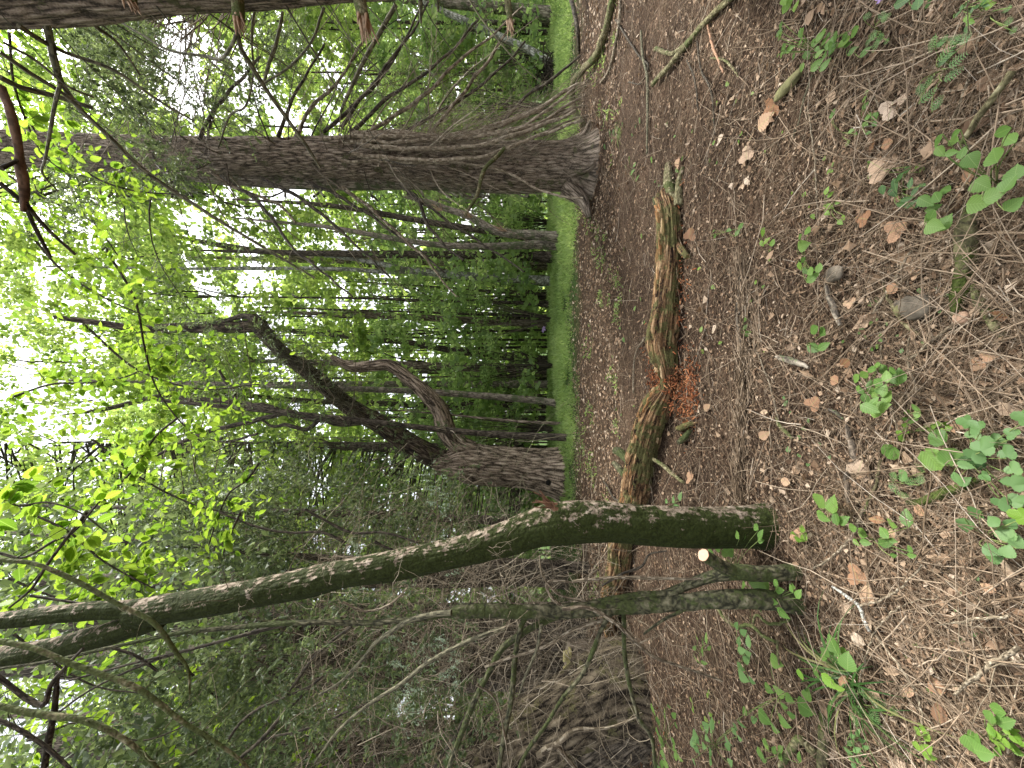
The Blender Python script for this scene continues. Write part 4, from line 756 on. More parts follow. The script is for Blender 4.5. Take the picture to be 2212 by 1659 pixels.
juniper('sparse juniper behind the crooked limb of the forked tree', [(500, 760, 640, 900, 8, 10.5, 60, 3, .34, .04), (620, 1000, 880, 1000, 9, 10.8, 50, 3, .34, .04), (300, 560, 520, 760, 7, 10, 50, 3, .34, .045)],
        [(1240, 945, 16, 10.2), (1100, 940, 14, 10.2), (700, 900, 11, 10), (300, 860, 7, 9.8)])
# lichen hanging on the twigs of the left
mb = MB()
for (x0, x1, y0, y1, n) in ((820, 960, 1370, 1440, 20), (840, 900, 1480, 1560, 20), (930, 990, 1160, 1260, 16), (900, 960, 1020, 1110, 14), (940, 980, 1400, 1480, 14), (740, 770, 1170, 1280, 10)):
    x = R.uniform(x0, x1, n); y = R.uniform(y0, y1, n); d = R.uniform(3.0, 4.5, n); S0 = np.stack([d * (F - y) / F, d, H + d * (1106 - x) / F], -1); needle_sprays(mb, S0, 2, .14, 14, .022, droop=1.2)
tag(mb.build('hanging_lichen', M_LICH, smooth=False), 'pale blue green beard lichen hanging in tufts on the left twigs', 'lichen', kind='stuff')

n = 900; C0 = np.stack([R.uniform(-10, -1.8, n), R.uniform(-1, 11, n), R.uniform(5.2, 9.5, n)], -1); mm = np.repeat(np.arange(n), 46); q = norm(R.normal(0, 1, (len(mm), 3))) * R.random((len(mm), 1)) ** .5 * [.8, .8, .35]  # leaf clumps added overhead, partly out of view, to shade the left side
mb = MB(); put_leaves(mb, C0[mm] + q, R.normal(0, 1, q.shape), R.normal(0, 1, q.shape) + [0, 0, .6], .13 * R.uniform(.6, 1.3, len(mm)), leaf_quad(), wid=.9)
tag(mb.build('evergreen_shade_canopy', M_JUN, smooth=False), 'dense evergreen canopy added overhead to shade the left side', 'canopy', kind='stuff')

# ================================================================== TWIG THICKET ON THE LEFT (tangle behind the sapling)
t = thing('dead_thicket', 'grey brown tangle of bare dead twigs filling the shade left of the mossy tree', 'thicket', G(1290, 1400))
mb = MB(); n = 900; x = R.uniform(620, 1290, n); y = R.uniform(1165, 1720, n); d = R.uniform(3.6, 7.8, n)
st = np.stack([d * (F - y) / F, d, H + d * (1106 - x) / F], -1); A, ar = grow(st, R.normal(0, 1, (n, 3)) * [1, .7, .7] + [0, 0, -.35], R.uniform(.5, 1.6, n), R.uniform(.002, .005, n), 7, .14, .06); A[..., 2] = np.maximum(A[..., 2], .02)
tubes(mb, A, ar * 1.2, 3); B, br = kids(A, ar, 4, (.2, .45), .75, 4, .25, .05, .6); tubes(mb, B, np.maximum(br, .0016), 3); mb.build('twigs', M_TWIGP, t, origin=t.location, kind='stuff')
mb = MB(); n = 160; x = R.uniform(350, 1150, n); y = R.uniform(950, 1180, n); d = R.uniform(5, 9, n)
st = np.stack([d * (F - y) / F, d, H + d * (1106 - x) / F], -1); A, ar = grow(st, R.normal(0, 1, (n, 3)) * [1, .7, .7] + [0, 0, -.35], R.uniform(.5, 1.6, n), R.uniform(.002, .005, n), 8, .2, .06); tubes(mb, A, ar, 3); B, br = kids(A, ar, 4, (.2, .45), .75, 5, .25, .05, .6); tubes(mb, B, np.maximum(br, .0012), 3)
mb.build('twigs', M_TWIGG, t, origin=t.location, kind='stuff')
for pts in ([(660, 1100, 5), (760, 1150, 6), (830, 1150, 5), (900, 1170, 5)], [(473, 1106, 4), (560, 1140, 5), (630, 1150, 5), (700, 1150, 6), (745, 1170, 6)], [(810, 1170, 6), (850, 1190, 6), (960, 1220, 5)], [(620, 1500, 7), (700, 1400, 6), (760, 1350, 5)], [(510, 1650, 7), (580, 1580, 8), (640, 1510, 7), (700, 1460, 5)], [(470, 1640, 5), (520, 1560, 6), (600, 1510, 5), (680, 1480, 4)], [(820, 1510, 6), (700, 1560, 5), (560, 1600, 4)], [(940, 1656, 8), (1000, 1560, 9), (1040, 1480, 8)]):
    branch(t, [(*p, 3.6) for p in pts], name='dead_branch', mat=M_TWIGD, wob=.02, S=8, step=.03)

# ================================================================== NEAR OVERHEAD BRANCHES AT THE LEFT
for lab, pts, d, mt in [
    ('upper of two long pale arching boughs close overhead on the left', [(-40, 1203, 9), (0, 1209, 9), (67, 1216, 9), (167, 1256, 9), (257, 1306, 9), (333, 1346, 9), (383, 1413, 8), (403, 1439, 6), (410, 1500, 3)], 1.5, M_STICK),
    ('lower of two long pale arching boughs close overhead on the left', [(-40, 1383, 11), (0, 1386, 11), (67, 1399, 11), (167, 1439, 11), (300, 1489, 11), (400, 1563, 9), (460, 1600, 8), (517, 1640, 6), (560, 1690, 4)], 1.5, M_STICK),
    ('thick shaded bough running out of sight at the lower left', [(-20, 1520, 10), (47, 1536, 13), (110, 1546, 13), (167, 1553, 12), (250, 1586, 10), (333, 1653, 8), (380, 1710, 6)], 1.6, M_STICK),
    ('dark forked bough against the bright sky on the far left', [(-20, 1450, 9), (20, 1480, 9), (60, 1510, 10), (93, 1523, 10), (110, 1480, 9), (143, 1440, 8), (180, 1400, 5)], 1.9, M_TWIGD),
    ('thin dark bough crossing the sky patch on the far left', [(-20, 1550, 8), (20, 1565, 8), (80, 1600, 8), (147, 1656, 7), (180, 1690, 6)], 1.9, M_TWIGD),
    ('dark upright bough behind the sky patch on the far left', [(95, 1659, 12), (105, 1600, 12), (118, 1530, 11), (125, 1450, 8)], 2.6, M_TWIGD)]:
    P, r = path([(*p, d) for p in pts], step=.02, down=0); mb = MB(); bigtube(mb, P, r, S=12, lump=.15, ridge=.001, seed=R.random() * 9)
    A, ar = grow(P[R.integers(3, len(P), 14)], R.normal(0, 1, (14, 3)), R.uniform(.05, .3, 14), R.uniform(.0012, .003, 14), 6, .25, .05); tubes(mb, A, ar, 4)
    o = mb.build('overhead_bough', mt, None, origin=P[0]); tag(o, lab, 'branch', 'bare boughs close overhead')
# small thin dark lines of branches over the left canopy
for i, (lab, pts) in enumerate([('fine dark branch crossing the canopy above the mossy limbs', [(187, 1106), (100, 1223), (67, 1273), (20, 1313)]), ('fine dark branch with forks left of the elm leaves', [(0, 1195), (40, 1205), (130, 1163), (140, 1160), (210, 1090)]),
    ('dark side branch leaving the upper mossy limb', [(67, 1287), (120, 1295), (180, 1303), (260, 1300)]), ('bare branch slanting over the far left foliage', [(230, 1395), (300, 1420), (340, 1450)]), ('long thin branch running behind both mossy limbs', [(633, 1346), (500, 1380), (300, 1440), (180, 1500), (100, 1560)]),
    ('long thin branch below the mossy limbs', [(600, 1350), (420, 1400), (260, 1440), (150, 1470)])]):
    P, r = path([(*p, 6 - k * .5, 2.6) for k, p in enumerate(pts)], step=.03, down=0); mb = MB(); bigtube(mb, P, r, S=8, lump=.1, seed=i)
    tag(mb.build('thin_branch', M_TWIGD, None, origin=P[0]), lab, 'branch', 'thin dark branches in the left canopy')

# ================================================================== LEAF SHAPES AS OBJECTS
def outline_leaf(name, outline, mat, droop=.12, fold=.10, cols=1):
    """outline: half-width at each length fraction -> serrated blade folded along its midrib, uv in leaf units."""
    n = len(outline); t = np.linspace(0, 1, n); w = np.array(outline)
    mid = np.stack([t, 0 * t, -droop * t ** 2], -1); a = np.stack([t + .02 * np.where(np.arange(n) % 2, 1, 0), w, -droop * t ** 2 + fold * w * 2], -1); b = a * [1, -1, 1]
    v = np.vstack([mid, a, b]); i = np.arange(n - 1)
    mb = MB(); mb.add(v, np.vstack([np.stack([i, i + 1, n + i + 1, n + i], -1), np.stack([i + 1, i, 2 * n + i, 2 * n + i + 1], -1)]), None)
    f = mb.f[4][0]; mb.uv[4] = [v[f][:, :, :2].astype(np.float32)]
    return mb.mesh(name, mat)
def serr(w, amp=.10): return [q * (1 + (amp if k % 2 else -amp)) for k, q in enumerate(w)]
shape = [0.0, .12, .2, .26, .295, .31, .31, .30, .28, .25, .21, .17, .12, .06, 0]
def make_set(pref, mat):
    s = {}
    s['ovate'] = outline_leaf(pref + '_ovate', serr(shape), mat)
    s['lance'] = outline_leaf(pref + '_lance', [q * .62 for q in shape], mat)
    s['wide'] = outline_leaf(pref + '_wide', serr([0, .22, .34, .40, .43, .43, .42, .39, .35, .30, .24, .17, .10, .04, 0], .06), mat)
    # round leaf with a notch
    th = np.linspace(-2.75, 2.75, 23); rr = .5 * (1 + .05 * np.cos(th * 9)); v = np.vstack([[.12, 0, -.03], np.stack([.5 + rr * np.cos(th) - .12 * 0, rr * np.sin(th), .04 * np.sin(th * 5)], -1)])
    v[1] = [.02, -.10, 0]; v[-1] = [.02, .10, 0]; i = np.arange(1, 23); mb = MB(); mb.add(v, np.stack([0 * i, i, i + 1], -1)); mb.uv[3] = [v[mb.f[3][0]][:, :, :2].astype(np.float32)]; s['round'] = mb.mesh(pref + '_round', mat)
    # lobed (palmate) leaf
    th = np.linspace(-2.6, 2.6, 31); rr = .34 + .24 * np.abs(np.cos(th * 1.45)) ** 1.2 + .03 * np.cos(th * 14); v = np.vstack([[.1, 0, -.02], np.stack([.42 + rr * np.cos(th), rr * np.sin(th), .05 * np.cos(th * 2.9)], -1)]); i = np.arange(1, 31)
    mb = MB(); mb.add(v, np.stack([0 * i, i, i + 1], -1)); mb.uv[3] = [v[mb.f[3][0]][:, :, :2].astype(np.float32)]; s['lobed'] = mb.mesh(pref + '_lobed', mat)
    # fern-like divided leaf
    mb = MB(); vs = []; fs = []; n0 = 0
    for k in range(7):
        u = .12 + .12 * k; ln = .36 * (1 - .75 * abs(k / 6 - .25))
        for sg in (-1, 1):
            a = np.array([u, 0, -.05 * u]); dr = norm(np.array([.55, sg * 1.0, .05])); pr = np.array([-dr[1] * sg, dr[0] * sg, 0])
            for q in range(3):
                cc = a + dr * ln * (.25 + .3 * q); w = ln * .22 * (1 - .2 * q); vs += [cc - dr * w * .9, cc + pr * w * .75, cc + dr * w * 1.2, cc - pr * w * .75]; fs.append([n0, n0 + 1, n0 + 2, n0 + 3]); n0 += 4
    vs += [[0, -.01, 0], [0, .01, 0], [1, 0, -.06], [.9, 0, -.05]]; fs.append([n0, n0 + 3, n0 + 2, n0 + 1]); mb.add(np.array(vs), np.array(fs)); s['fern'] = mb.mesh(pref + '_fern', mat)
    return s
SETS = {'green': make_set('leaf', M_PL), 'dark': make_set('dark_leaf', M_PLD), 'lime': make_set('lime_leaf', M_PLY), 'fern': make_set('fern_leaf', M_PLF), 'elm': make_set('elm_leaf', M_ELMO), 'dead': make_set('dead_leaf', M_DEADO)}
def place_leaf(parent, mesh, loc, d, nrm, size, name='leaf'):
    d = norm(np.asarray(d, float)); s = norm(np.cross(nrm, d)); nn = np.cross(d, s)
    o = bpy.data.objects.new(name, mesh); col.objects.link(o)
    m = Matrix(((d[0] * size, s[0] * size, nn[0] * size, loc[0]), (d[1] * size, s[1] * size, nn[1] * size, loc[1]), (d[2] * size, s[2] * size, nn[2] * size, loc[2]), (0, 0, 0, 1)))
    if parent is not None: o.parent = parent; m = Matrix.Translation(-parent.location) @ m
    o.matrix_basis = m; return o

# ================================================================== LEAFY ELM BOUGHS NEAR THE CAMERA
def elm(lab, pts, d, n, size, spread, single):
    P, r = path([(p[0], p[1], 5 - 3 * i / len(pts), (p[2] if len(p) > 2 else d)) for i, p in enumerate(pts)], step=.02, down=0)
    t = thing('elm_bough', lab, 'branch', P[0], 'leafy elm boughs overhead'); mb = MB(); bigtube(mb, P, r, S=7, lump=.1)
    k = max(5, n // 8); i = R.integers(0, len(P), k); A, ar = grow(P[i], R.normal(0, 1, (k, 3)) * [1, .8, .6] + [0, 0, -.15], R.uniform(.4, 1.2, k) * spread, np.full(k, .0016), 7, .18, .05)
    tubes(mb, A, ar, 4); mb.build('twig', M_TWIGD, t, origin=t.location)
    q = R.integers(0, k, n); u = R.random(n) * 5.99; iu = u.astype(int); fr = (u - iu)[:, None]; C = A[q, iu] * (1 - fr) + A[q, iu + 1] * fr; T = norm(A[q, iu + 1] - A[q, iu])
    sd = norm(np.cross(T, [0, 0, 1])) * np.where(R.random(n) < .5, 1, -1)[:, None]; D = norm(T * .6 + sd + R.normal(0, .25, (n, 3)) + [0, 0, -.25]); Nn = R.normal(0, .35, (n, 3)) + [0, 0, 1]; sz = size * R.uniform(.65, 1.25, n)
    if single:
        for a in range(n): place_leaf(t, SETS['elm']['ovate'], C[a], D[a], Nn[a], sz[a])
    else:
        mb = MB(); put_leaves(mb, C, D, Nn, sz, leaf_fold()); mb.build('leaves', M_ELM, t, origin=t.location, kind='stuff')
elm('leafy elm twigs arching over the top of the mossy limbs', [(383, 903), (343, 936), (283, 1020), (193, 1106), (100, 1223), (40, 1290)], 3.2, 230, .085, .55, True)
elm('big blurred elm leaves closest to the lens at the upper left', [(0, 1060), (30, 1090), (100, 1085), (170, 1106), (230, 1150)], 1.9, 60, .075, .28, True)
elm('long elm bough hanging in front of the broken top stem', [(230, 540), (293, 653), (313, 753), (337, 836), (380, 900), (440, 960)], 4.0, 260, .085, .8, True)
elm('elm twig against the large white sky gap', [(20, 860), (113, 830), (200, 826), (283, 810), (350, 770)], 4.2, 260, .085, .8, True)
elm('elm bough spreading above the juniper boughs by the near trunk', [(20, 70), (30, 180), (60, 270), (90, 330), (150, 380)], 3.4, 170, .08, .6, True)
elm('elm twigs hanging across the upper part of the big conifer', [(140, 320), (200, 380), (280, 410), (380, 420)], 4.5, 170, .085, .8, True)
elm('elm twig hanging beside the juniper below the crooked limb', [(560, 1000), (530, 1040), (500, 1060), (470, 1120), (450, 1180)], 4.0, 60, .09, .4, True)
elm('bright elm leaves just above the upper mossy limb', [(60, 1106), (150, 1150), (220, 1210), (290, 1250), (330, 1270)], 3.0, 200, .08, .5, True)
elm('elm sprig dangling over the mossy trunk', [(520, 1106), (500, 1150), (480, 1200)], 3.2, 24, .085, .3, True)
elm('elm leaves scattered between the two mossy limbs', [(30, 1370), (100, 1420), (200, 1480), (330, 1500)], 3.2, 60, .08, .6, True)
elm('elm leaves filling the far left corner of the canopy', [(60, 1600), (180, 1560), (300, 1600), (420, 1560)], 3.8, 120, .085, .9, False)
elm('elm twigs over the centre of the canopy near the slanting branch', [(60, 500), (130, 580), (220, 640), (330, 690)], 5.0, 260, .09, 1.0, False)
elm('elm twigs behind the broken top stem of the forked tree', [(180, 700), (300, 800), (430, 840), (560, 830)], 5.5, 300, .09, 1.2, False)
elm('elm twigs lit yellow green above the juniper', [(200, 950), (300, 1030), (420, 1090), (560, 1120)], 4.6, 300, .085, 1.1, False)
elm('elm twigs high above the big conifer', [(20, 380), (100, 430), (200, 480), (260, 560)], 5.0, 260, .09, 1.0, False)
elm('elm twigs behind the upper mossy limb', [(20, 1250), (120, 1290), (220, 1310), (330, 1300)], 3.8, 240, .085, .8, False)
elm('elm twigs low behind the far left junipers', [(380, 1420), (460, 1500), (560, 1560), (700, 1600)], 5.4, 200, .09, 1.0, False)

# ================================================================== GRASS
def grass():
    n = 80000; d = 8.4 + 7.6 * R.random(n) ** .9; y = R.uniform(-250, 1100, n); X = d * (F - y) / F; edge = 9.0 + .5 * vnoise(X * .8, X * 0) + .4 * vnoise(X * 3, X * 0 + 5)
    cov = vnoise(X * .9, d * .9) + .6 * vnoise(X * 2.3, d * 2.3 + 7)
    edge = edge + np.where(y < 260, .8, 0) + .5 * vnoise(X * .35 + 3, X * 0 + 2)
    k = ((d > edge + R.normal(0, .5, n)) & ((cov > -.7) | (d > 12.5)))
    X = X[k]; d = d[k]; n = len(X); b = np.stack([X, d, gz(X, d)], -1); a = R.uniform(0, 6.28, n); h = R.uniform(.07, .24, n) * np.clip(.5 + (d - edge[k]) * .35, .35, 1) * (1 + .35 * cov[k])
    D = np.stack([np.cos(a) * .75, np.sin(a) * .75, R.uniform(.35, 1.3, n)], -1); mb = MB(); put_leaves(mb, b, D, R.normal(0, 1, (n, 3)), h, leaf_quad(), np.clip(.5 + .35 * cov[k] + R.normal(0, .2, n), 0, 1), wid=.38)
    tag(mb.build('grass', M_GRASS, smooth=False), 'bright green strip of low grass and weeds beyond the leaf litter', 'grass', kind='stuff')
    # scattered sprigs nearer
    n = 900; x = R.uniform(1240, 1340, n); y = R.uniform(-60, 1500, n); k = vnoise(x / 25, y / 40) > .25; x = x[k]; y = y[k]; d = Gd(x); X = d * (F - y) / F; c = np.stack([X, d, gz(X, d)], -1); c = np.repeat(c, 9, 0) + R.normal(0, .05, (len(c) * 9, 3)) * [1, 1, 0]
    D = np.stack([R.normal(0, 1, len(c)), R.normal(0, 1, len(c)), R.uniform(.2, 1, len(c))], -1); mb = MB(); put_leaves(mb, c, D, R.normal(0, 1, (len(c), 3)), R.uniform(.03, .09, len(c)), leaf_quad(), wid=.5)
    tag(mb.build('weeds', M_GRASS, smooth=False), 'thin scatter of tiny green weeds on the litter before the grass', 'weeds', kind='stuff')
grass()

# ================================================================== LITTER
def litter():
    _JIT[0] = .13
    def pts(n, x0=1208, x1=2420, pw=1.0):
        x = x0 + (x1 - x0) * R.random(n) ** pw; y = R.uniform(-420, 2080, n); d = Gd(x); X = d * (F - y) / F; return X, d
    mb = MB(); X, Y = pts(40000, pw=.85); n = len(X); a = R.uniform(0, 6.28, n); L = (R.uniform(.04, .16, n) + R.random(n) ** 5 * .25) * np.clip(Y / 3, .75, 1.6); z = gz(X, Y) + R.uniform(.0, .035, n)
    A, ar = grow(np.stack([X, Y, z], -1), np.stack([np.cos(a), np.sin(a), R.normal(0, .08, n)], -1), L, R.uniform(.0006, .0015, n) * np.clip(Y / 2.2, .7, 2.4), 3, .2, 0, .5)
    A[..., 2] = np.maximum(A[..., 2], gz(A[..., 0], A[..., 1]) + .002); tubes(mb, A, ar, 3, rn=R.beta(1.6, 1.5, n))
    tag(mb.build('fallen_twigs', M_LITW), 'dense mat of thin dry brown twigs and needles over the soil', 'twigs', kind='stuff')
    mb = MB(); X, Y = pts(52000, pw=.8); X2, Y2 = pts(22000, x0=1200, x1=1340, pw=.9); X = np.r_[X, X2]; Y = np.r_[Y, Y2]; n = len(X); sz = R.uniform(.010, .034, n) * np.clip(Y / 3, .7, 2.4); z = gz(X, Y) + R.uniform(.003, .028, n)
    a = R.uniform(0, 6.28, n); D = np.stack([np.cos(a), np.sin(a), R.normal(0, .2, n)], -1); put_leaves(mb, np.stack([X, Y, z], -1), D, R.normal(0, .4, (n, 3)) + [0, 0, 1], sz, leaf_quad(), rn=np.clip(R.beta(1.5, 1.6, n) + np.clip((Y - 5) / 14, 0, .25), 0, 1), wid=1.0)
    tag(mb.build('leaf_litter', M_DEAD, smooth=False), 'brown crumbled dead leaves strewn over the whole forest floor', 'leaf litter', kind='stuff')
    mb = MB(); X, Y = pts(2600, x0=1300, pw=.8); n = len(X); z = gz(X, Y) + R.uniform(.012, .035, n); a = R.uniform(0, 6.28, n)
    put_leaves(mb, np.stack([X, Y, z], -1), np.stack([np.cos(a), np.sin(a), R.normal(0, .25, n)], -1), R.normal(0, .45, (n, 3)) + [0, 0, 1], R.uniform(.018, .045, n) + .03 * (R.random(n) < .07), leaf_fold(), rn=np.clip(R.beta(2, 1.2, n), 0, 1), wid=1.2)
    tag(mb.build('dry_leaves', M_DEAD, smooth=False), 'small whole dead leaves sprinkled over the twig mat', 'leaf litter', kind='stuff')
    mb = MB(); X, Y = pts(2200, x0=1230, pw=.9); n = len(X); z = gz(X, Y) + R.uniform(.01, .05, n); a = R.uniform(0, 6.28, n)
    A, ar = grow(np.stack([X, Y, z], -1), np.stack([np.cos(a), np.sin(a), R.normal(0, .06, n)], -1), R.uniform(.15, .6, n), R.uniform(.0015, .0035, n), 5, .16, 0, .4); A[..., 2] = np.maximum(A[..., 2], gz(A[..., 0], A[..., 1]) + .004); tubes(mb, A, ar, 4, rn=R.beta(2, 1.6, n))
    B, br = kids(A[::2], ar[::2], 2, (.2, .4), .6, 4, .15, 0, .6); B[..., 2] = np.maximum(B[..., 2], gz(B[..., 0], B[..., 1]) + .004); tubes(mb, B, br, 3)
    tag(mb.build('fallen_branchlets', M_LITW), 'longer forked dry twigs lying over the litter in all directions', 'twigs', kind='stuff')
litter(); _JIT[0] = 0.0

# ================================================================== ROTTEN LOG
def log():
    rows = [(1470, 425, .075, 3.55), (1480, 470, .10, 3.36), (1480, 506, .105, 3.33), (1477, 576, .108, 3.35), (1470, 646, .112, 3.42), (1471, 700, .125, 3.42), (1466, 745, .13, 3.45), (1472, 800, .125, 3.42), (1464, 845, .125, 3.5), (1455, 875, .135, 3.58), (1442, 911, .14, 3.72), (1427, 963, .145, 3.88), (1416, 1015, .15, 4.0), (1406, 1068, .152, 4.15), (1385, 1120, .15, 4.45), (1367, 1173, .14, 4.77), (1360, 1239, .14, 4.9), (1347, 1289, .14, 5.16), (1340, 1340, .12, 5.3), (1336, 1395, .08, 5.4)]
    pts = []
    for x, y, r, d in rows:
        dc = d + r * .7; X = dc * (F - y) / F; pts.append([X, dc, float(gz(X, dc)) + r * .82, r])
    q = spline(np.array(pts), step=.012); P = q[:, :3]; r = q[:, 3]
    def at(yy):  # index of the place that lies at picture y
        py = F - P[:, 0] / P[:, 1] * F; return int(np.argmin(np.abs(py - yy)))
    # hollow where the wood has rotted away
    py = F - P[:, 0] / P[:, 1] * F; cav = np.exp(-.5 * ((py - 828) / 24) ** 2); r = r * (1 - .42 * cav); P = P - np.stack([0 * cav, 0 * cav, .05 * cav], -1)
    t = thing('rotten_log', 'long rotten fallen log of orange brown wood with a crumbling red hollow', 'log', P[len(P) // 2] * [1, 1, 0])
    mb = MB(); V = bigtube(mb, P, r * .93, S=96, ridge=.055, rfreq=14, vfreq=5.5, lump=.16, seed=3, ref=(0, 0, -1)); mb.build('log_body', M_LOG, t, origin=t.location)
    T = norm(np.gradient(P, axis=0))
    # strips of wood that stand proud, one object each, sharing a few meshes
    strips = []
    for k in range(14):
        mb = MB(); m = 5; u = np.linspace(0, 1, m); w = .5 * (1 - .6 * np.abs(u * 2 - 1) ** 3) * R.uniform(.7, 1.2, m); off = R.normal(0, .12, m); h = .5 * R.uniform(.5, 1.1, m)
        v = np.stack([np.stack([u - .5, off - w, 0 * u - .4], -1), np.stack([u - .5, off - w * .6, h], -1), np.stack([u - .5, off + w * .6, h * R.uniform(.6, 1, m)], -1), np.stack([u - .5, off + w, 0 * u - .4], -1)], 1).reshape(-1, 3)
        f = [[4 * i + j, 4 * i + j + 1, 4 * i + 5 + j, 4 * i + 4 + j] for i in range(m - 1) for j in range(3)] + [[0, 3, 2, 1], [4 * m - 4, 4 * m - 3, 4 * m - 2, 4 * m - 1]]
        mb.add(v, np.array(f), rn=k / 13); strips.append(mb.mesh('wood_strip', M_STRIP, smooth=False))
    def add_strip(i, ang, L, wd, hh, mesh, name='wood_strip', lift=0.0, skew=.0):
        a = np.array([0, 0, 1.]); a = norm(a - (a @ T[i]) * T[i]); b = np.cross(T[i], a); nn = a * math.cos(ang) + b * math.sin(ang); sd = np.cross(nn, T[i]); tt = norm(T[i] + sd * skew + nn * R.normal(0, .04)); sd = np.cross(nn, tt)
        c = P[i] + nn * (r[i] * .95 + lift); o = bpy.data.objects.new(name, mesh); col.objects.link(o); o.parent = t
        o.matrix_basis = Matrix.Translation(-t.location) @ Matrix(((tt[0] * L, sd[0] * wd, nn[0] * hh, c[0]), (tt[1] * L, sd[1] * wd, nn[1] * hh, c[1]), (tt[2] * L, sd[2] * wd, nn[2] * hh, c[2]), (0, 0, 0, 1)))
    side = 1
    for k in range(295):
        i = R.integers(8, len(P) - 8)
        if cav[i] > .5 and R.random() < .8: continue
        ang = R.normal(.35, .75); 
        zone = int(R.integers(0, 5)) if (650 < py[i] < 790 and R.random() < .75) else int(R.integers(3, 14))
        add_strip(i, ang, R.uniform(.04, .16), R.uniform(.010, .028), R.uniform(.012, .036), strips[zone], skew=R.normal(0, .13), lift=R.uniform(-.01, .008))
    # crumbs of red rot
    mb = MB()
    def crumbs(cx, cy, sx, sy, n, up):
        x = R.normal(cx, sx, n); y = R.normal(cy, sy, n); d = Gd(x); X = d * (F - y) / F; z = gz(X, d) + R.random(n) * up; a = R.uniform(0, 6.28, n)
        C = np.stack([X, d, z], -1); A, ar = grow(C, np.stack([np.cos(a), np.sin(a), R.normal(0, .6, n)], -1), R.uniform(.01, .05, n), R.uniform(.003, .008, n), 3, .2, 0, .6); tubes(mb, A, ar, 4)
    crumbs(1452, 825, 12, 26, 900, .12); crumbs(1486, 850, 10, 40, 500, .03); crumbs(1470, 600, 14, 70, 260, .05); crumbs(1430, 745, 12, 30, 160, .1); crumbs(1320, 1430, 14, 26, 900, .05); crumbs(1385, 1600, 20, 40, 200, .02)
    mb.build('rotten_crumbs', M_CRUMB, t, origin=t.location, kind='stuff')
    # prongs at the thin end, side stubs
    for nm, pts in (('prong', [(1470, 440, 26, 3.45), (1462, 415, 24, 3.5), (1455, 385, 22, 3.55), (1451, 355, 13, 3.6)]), ('prong', [(1480, 445, 20, 3.35), (1484, 412, 17, 3.35), (1489, 385, 13, 3.35), (1491, 360, 7, 3.3)]), ('side_stub', [(1448, 500, 18, 3.5), (1437, 478, 16, 3.6), (1424, 452, 15, 3.75), (1414, 430, 10, 3.9)]),
                    ('side_stub', [(1365, 1000, 20, 4.3), (1352, 990, 18, 4.5), (1342, 980, 17, 4.6), (1330, 972, 16, 4.7)]), ('side_stub', [(1352, 1030, 14, 4.6), (1336, 1010, 12, 4.8), (1326, 1000, 9, 5)])):
        P2, r2 = path(pts, step=.012, down=0); P2[:, 2] = np.maximum(P2[:, 2], gz(P2[:, 0], P2[:, 1]) + r2 * .6); mb = MB(); bigtube(mb, P2, r2, S=28, ridge=.01, rfreq=6, vfreq=4, lump=.12, seed=R.random() * 9); mb.build(nm, M_STICK if nm == 'prong' else M_MOSSY2, t, origin=t.location)
log()

# ================================================================== STICKS, EACH A THING
def stick(lab, pts, mat=M_LITW, lift=.024, S=10, side=0, name='fallen_stick', cat='stick', wob=.004, ridge=0., grp='sticks lying on the forest floor', flat=1.0):
    rows = []
    for p in pts:
        x, y, w = p[:3]; h = p[3] if len(p) > 3 else 0
        d = (H - h) * F / (x - 1106.); rad = w / 2 * d / F * .9; X = d * (F - y) / F; rows.append([X, d, float(gz(X, d)) + rad * .8 + lift + h, rad])
    q = spline(np.array(rows), step=max(.008, rows[0][3] * .8)); P = q[:, :3].copy(); k = np.arange(len(P)) * .35; P[:, 0] += wob * vnoise(k, k * 0 + rows[0][0] * 9); P[:, 1] += wob * vnoise(k + 7, k * 0 + rows[0][1] * 9)
    mb = MB(); bigtube(mb, P, np.maximum(q[:, 3], .0012), S=S, lump=.14, ridge=ridge, seed=R.random() * 30)
    if side:
        A, ar = grow(P[R.integers(1, len(P) - 1, side)], np.stack([R.normal(0, 1, side), R.normal(0, 1, side), R.uniform(-.05, .4, side)], -1), R.uniform(.08, .35, side), np.full(side, rows[0][3] * .3), 6, .2, .06); A[..., 2] = np.maximum(A[..., 2], gz(A[..., 0], A[..., 1]) + .004); tubes(mb, A, ar, 5, rn=.6)
    o = mb.build(name, mat, None, origin=P[0] * [1, 1, 0]); tag(o, lab, cat, grp); return o
stick('thick mossy stick slanting across the litter at the foot of the near conifer', [(1417, 181, 11), (1450, 145, 12), (1493, 94, 13), (1541, 43, 14), (1588, 0, 15), (1630, -40, 15)], M_STICK, S=18, ridge=.002)
stick('short blunt mossy side piece pointing away from the thick mossy stick', [(1420, 105, 9), (1440, 111, 9), (1458, 115, 9), (1480, 100, 8), (1500, 80, 8)], M_STICK, S=14)
stick('straight brown stick with a pale broken tip, parallel to the picture of the log', [(1392, 66, 5), (1394, 122, 7), (1401, 157, 7), (1403, 250, 6), (1402, 331, 4)], M_TWIGG)
stick('dark crooked twig crossing the straight brown stick', [(1335, 42, 4), (1358, 77, 4), (1389, 126, 4), (1403, 150, 4), (1395, 168, 3), (1364, 178, 3)], M_TWIGD)
stick('big smooth curved branch fallen beside the leaning stems', [(1340, -30, 17), (1330, 0, 16), (1318, 60, 17), (1304, 110, 17), (1270, 150, 15, .1), (1244, 193, 15, .18), (1246, 225, 15, .16), (1254, 247, 16, .1), (1268, 270, 15)], M_STICK, S=20, lift=.02)
stick('dark branch arching down to the grass edge by the near conifer', [(1232, -20, 9, .25), (1237, 0, 10, .25), (1246, 35, 10, .2), (1253, 70, 9, .15), (1256, 115, 6, .05)], M_TWIGD)
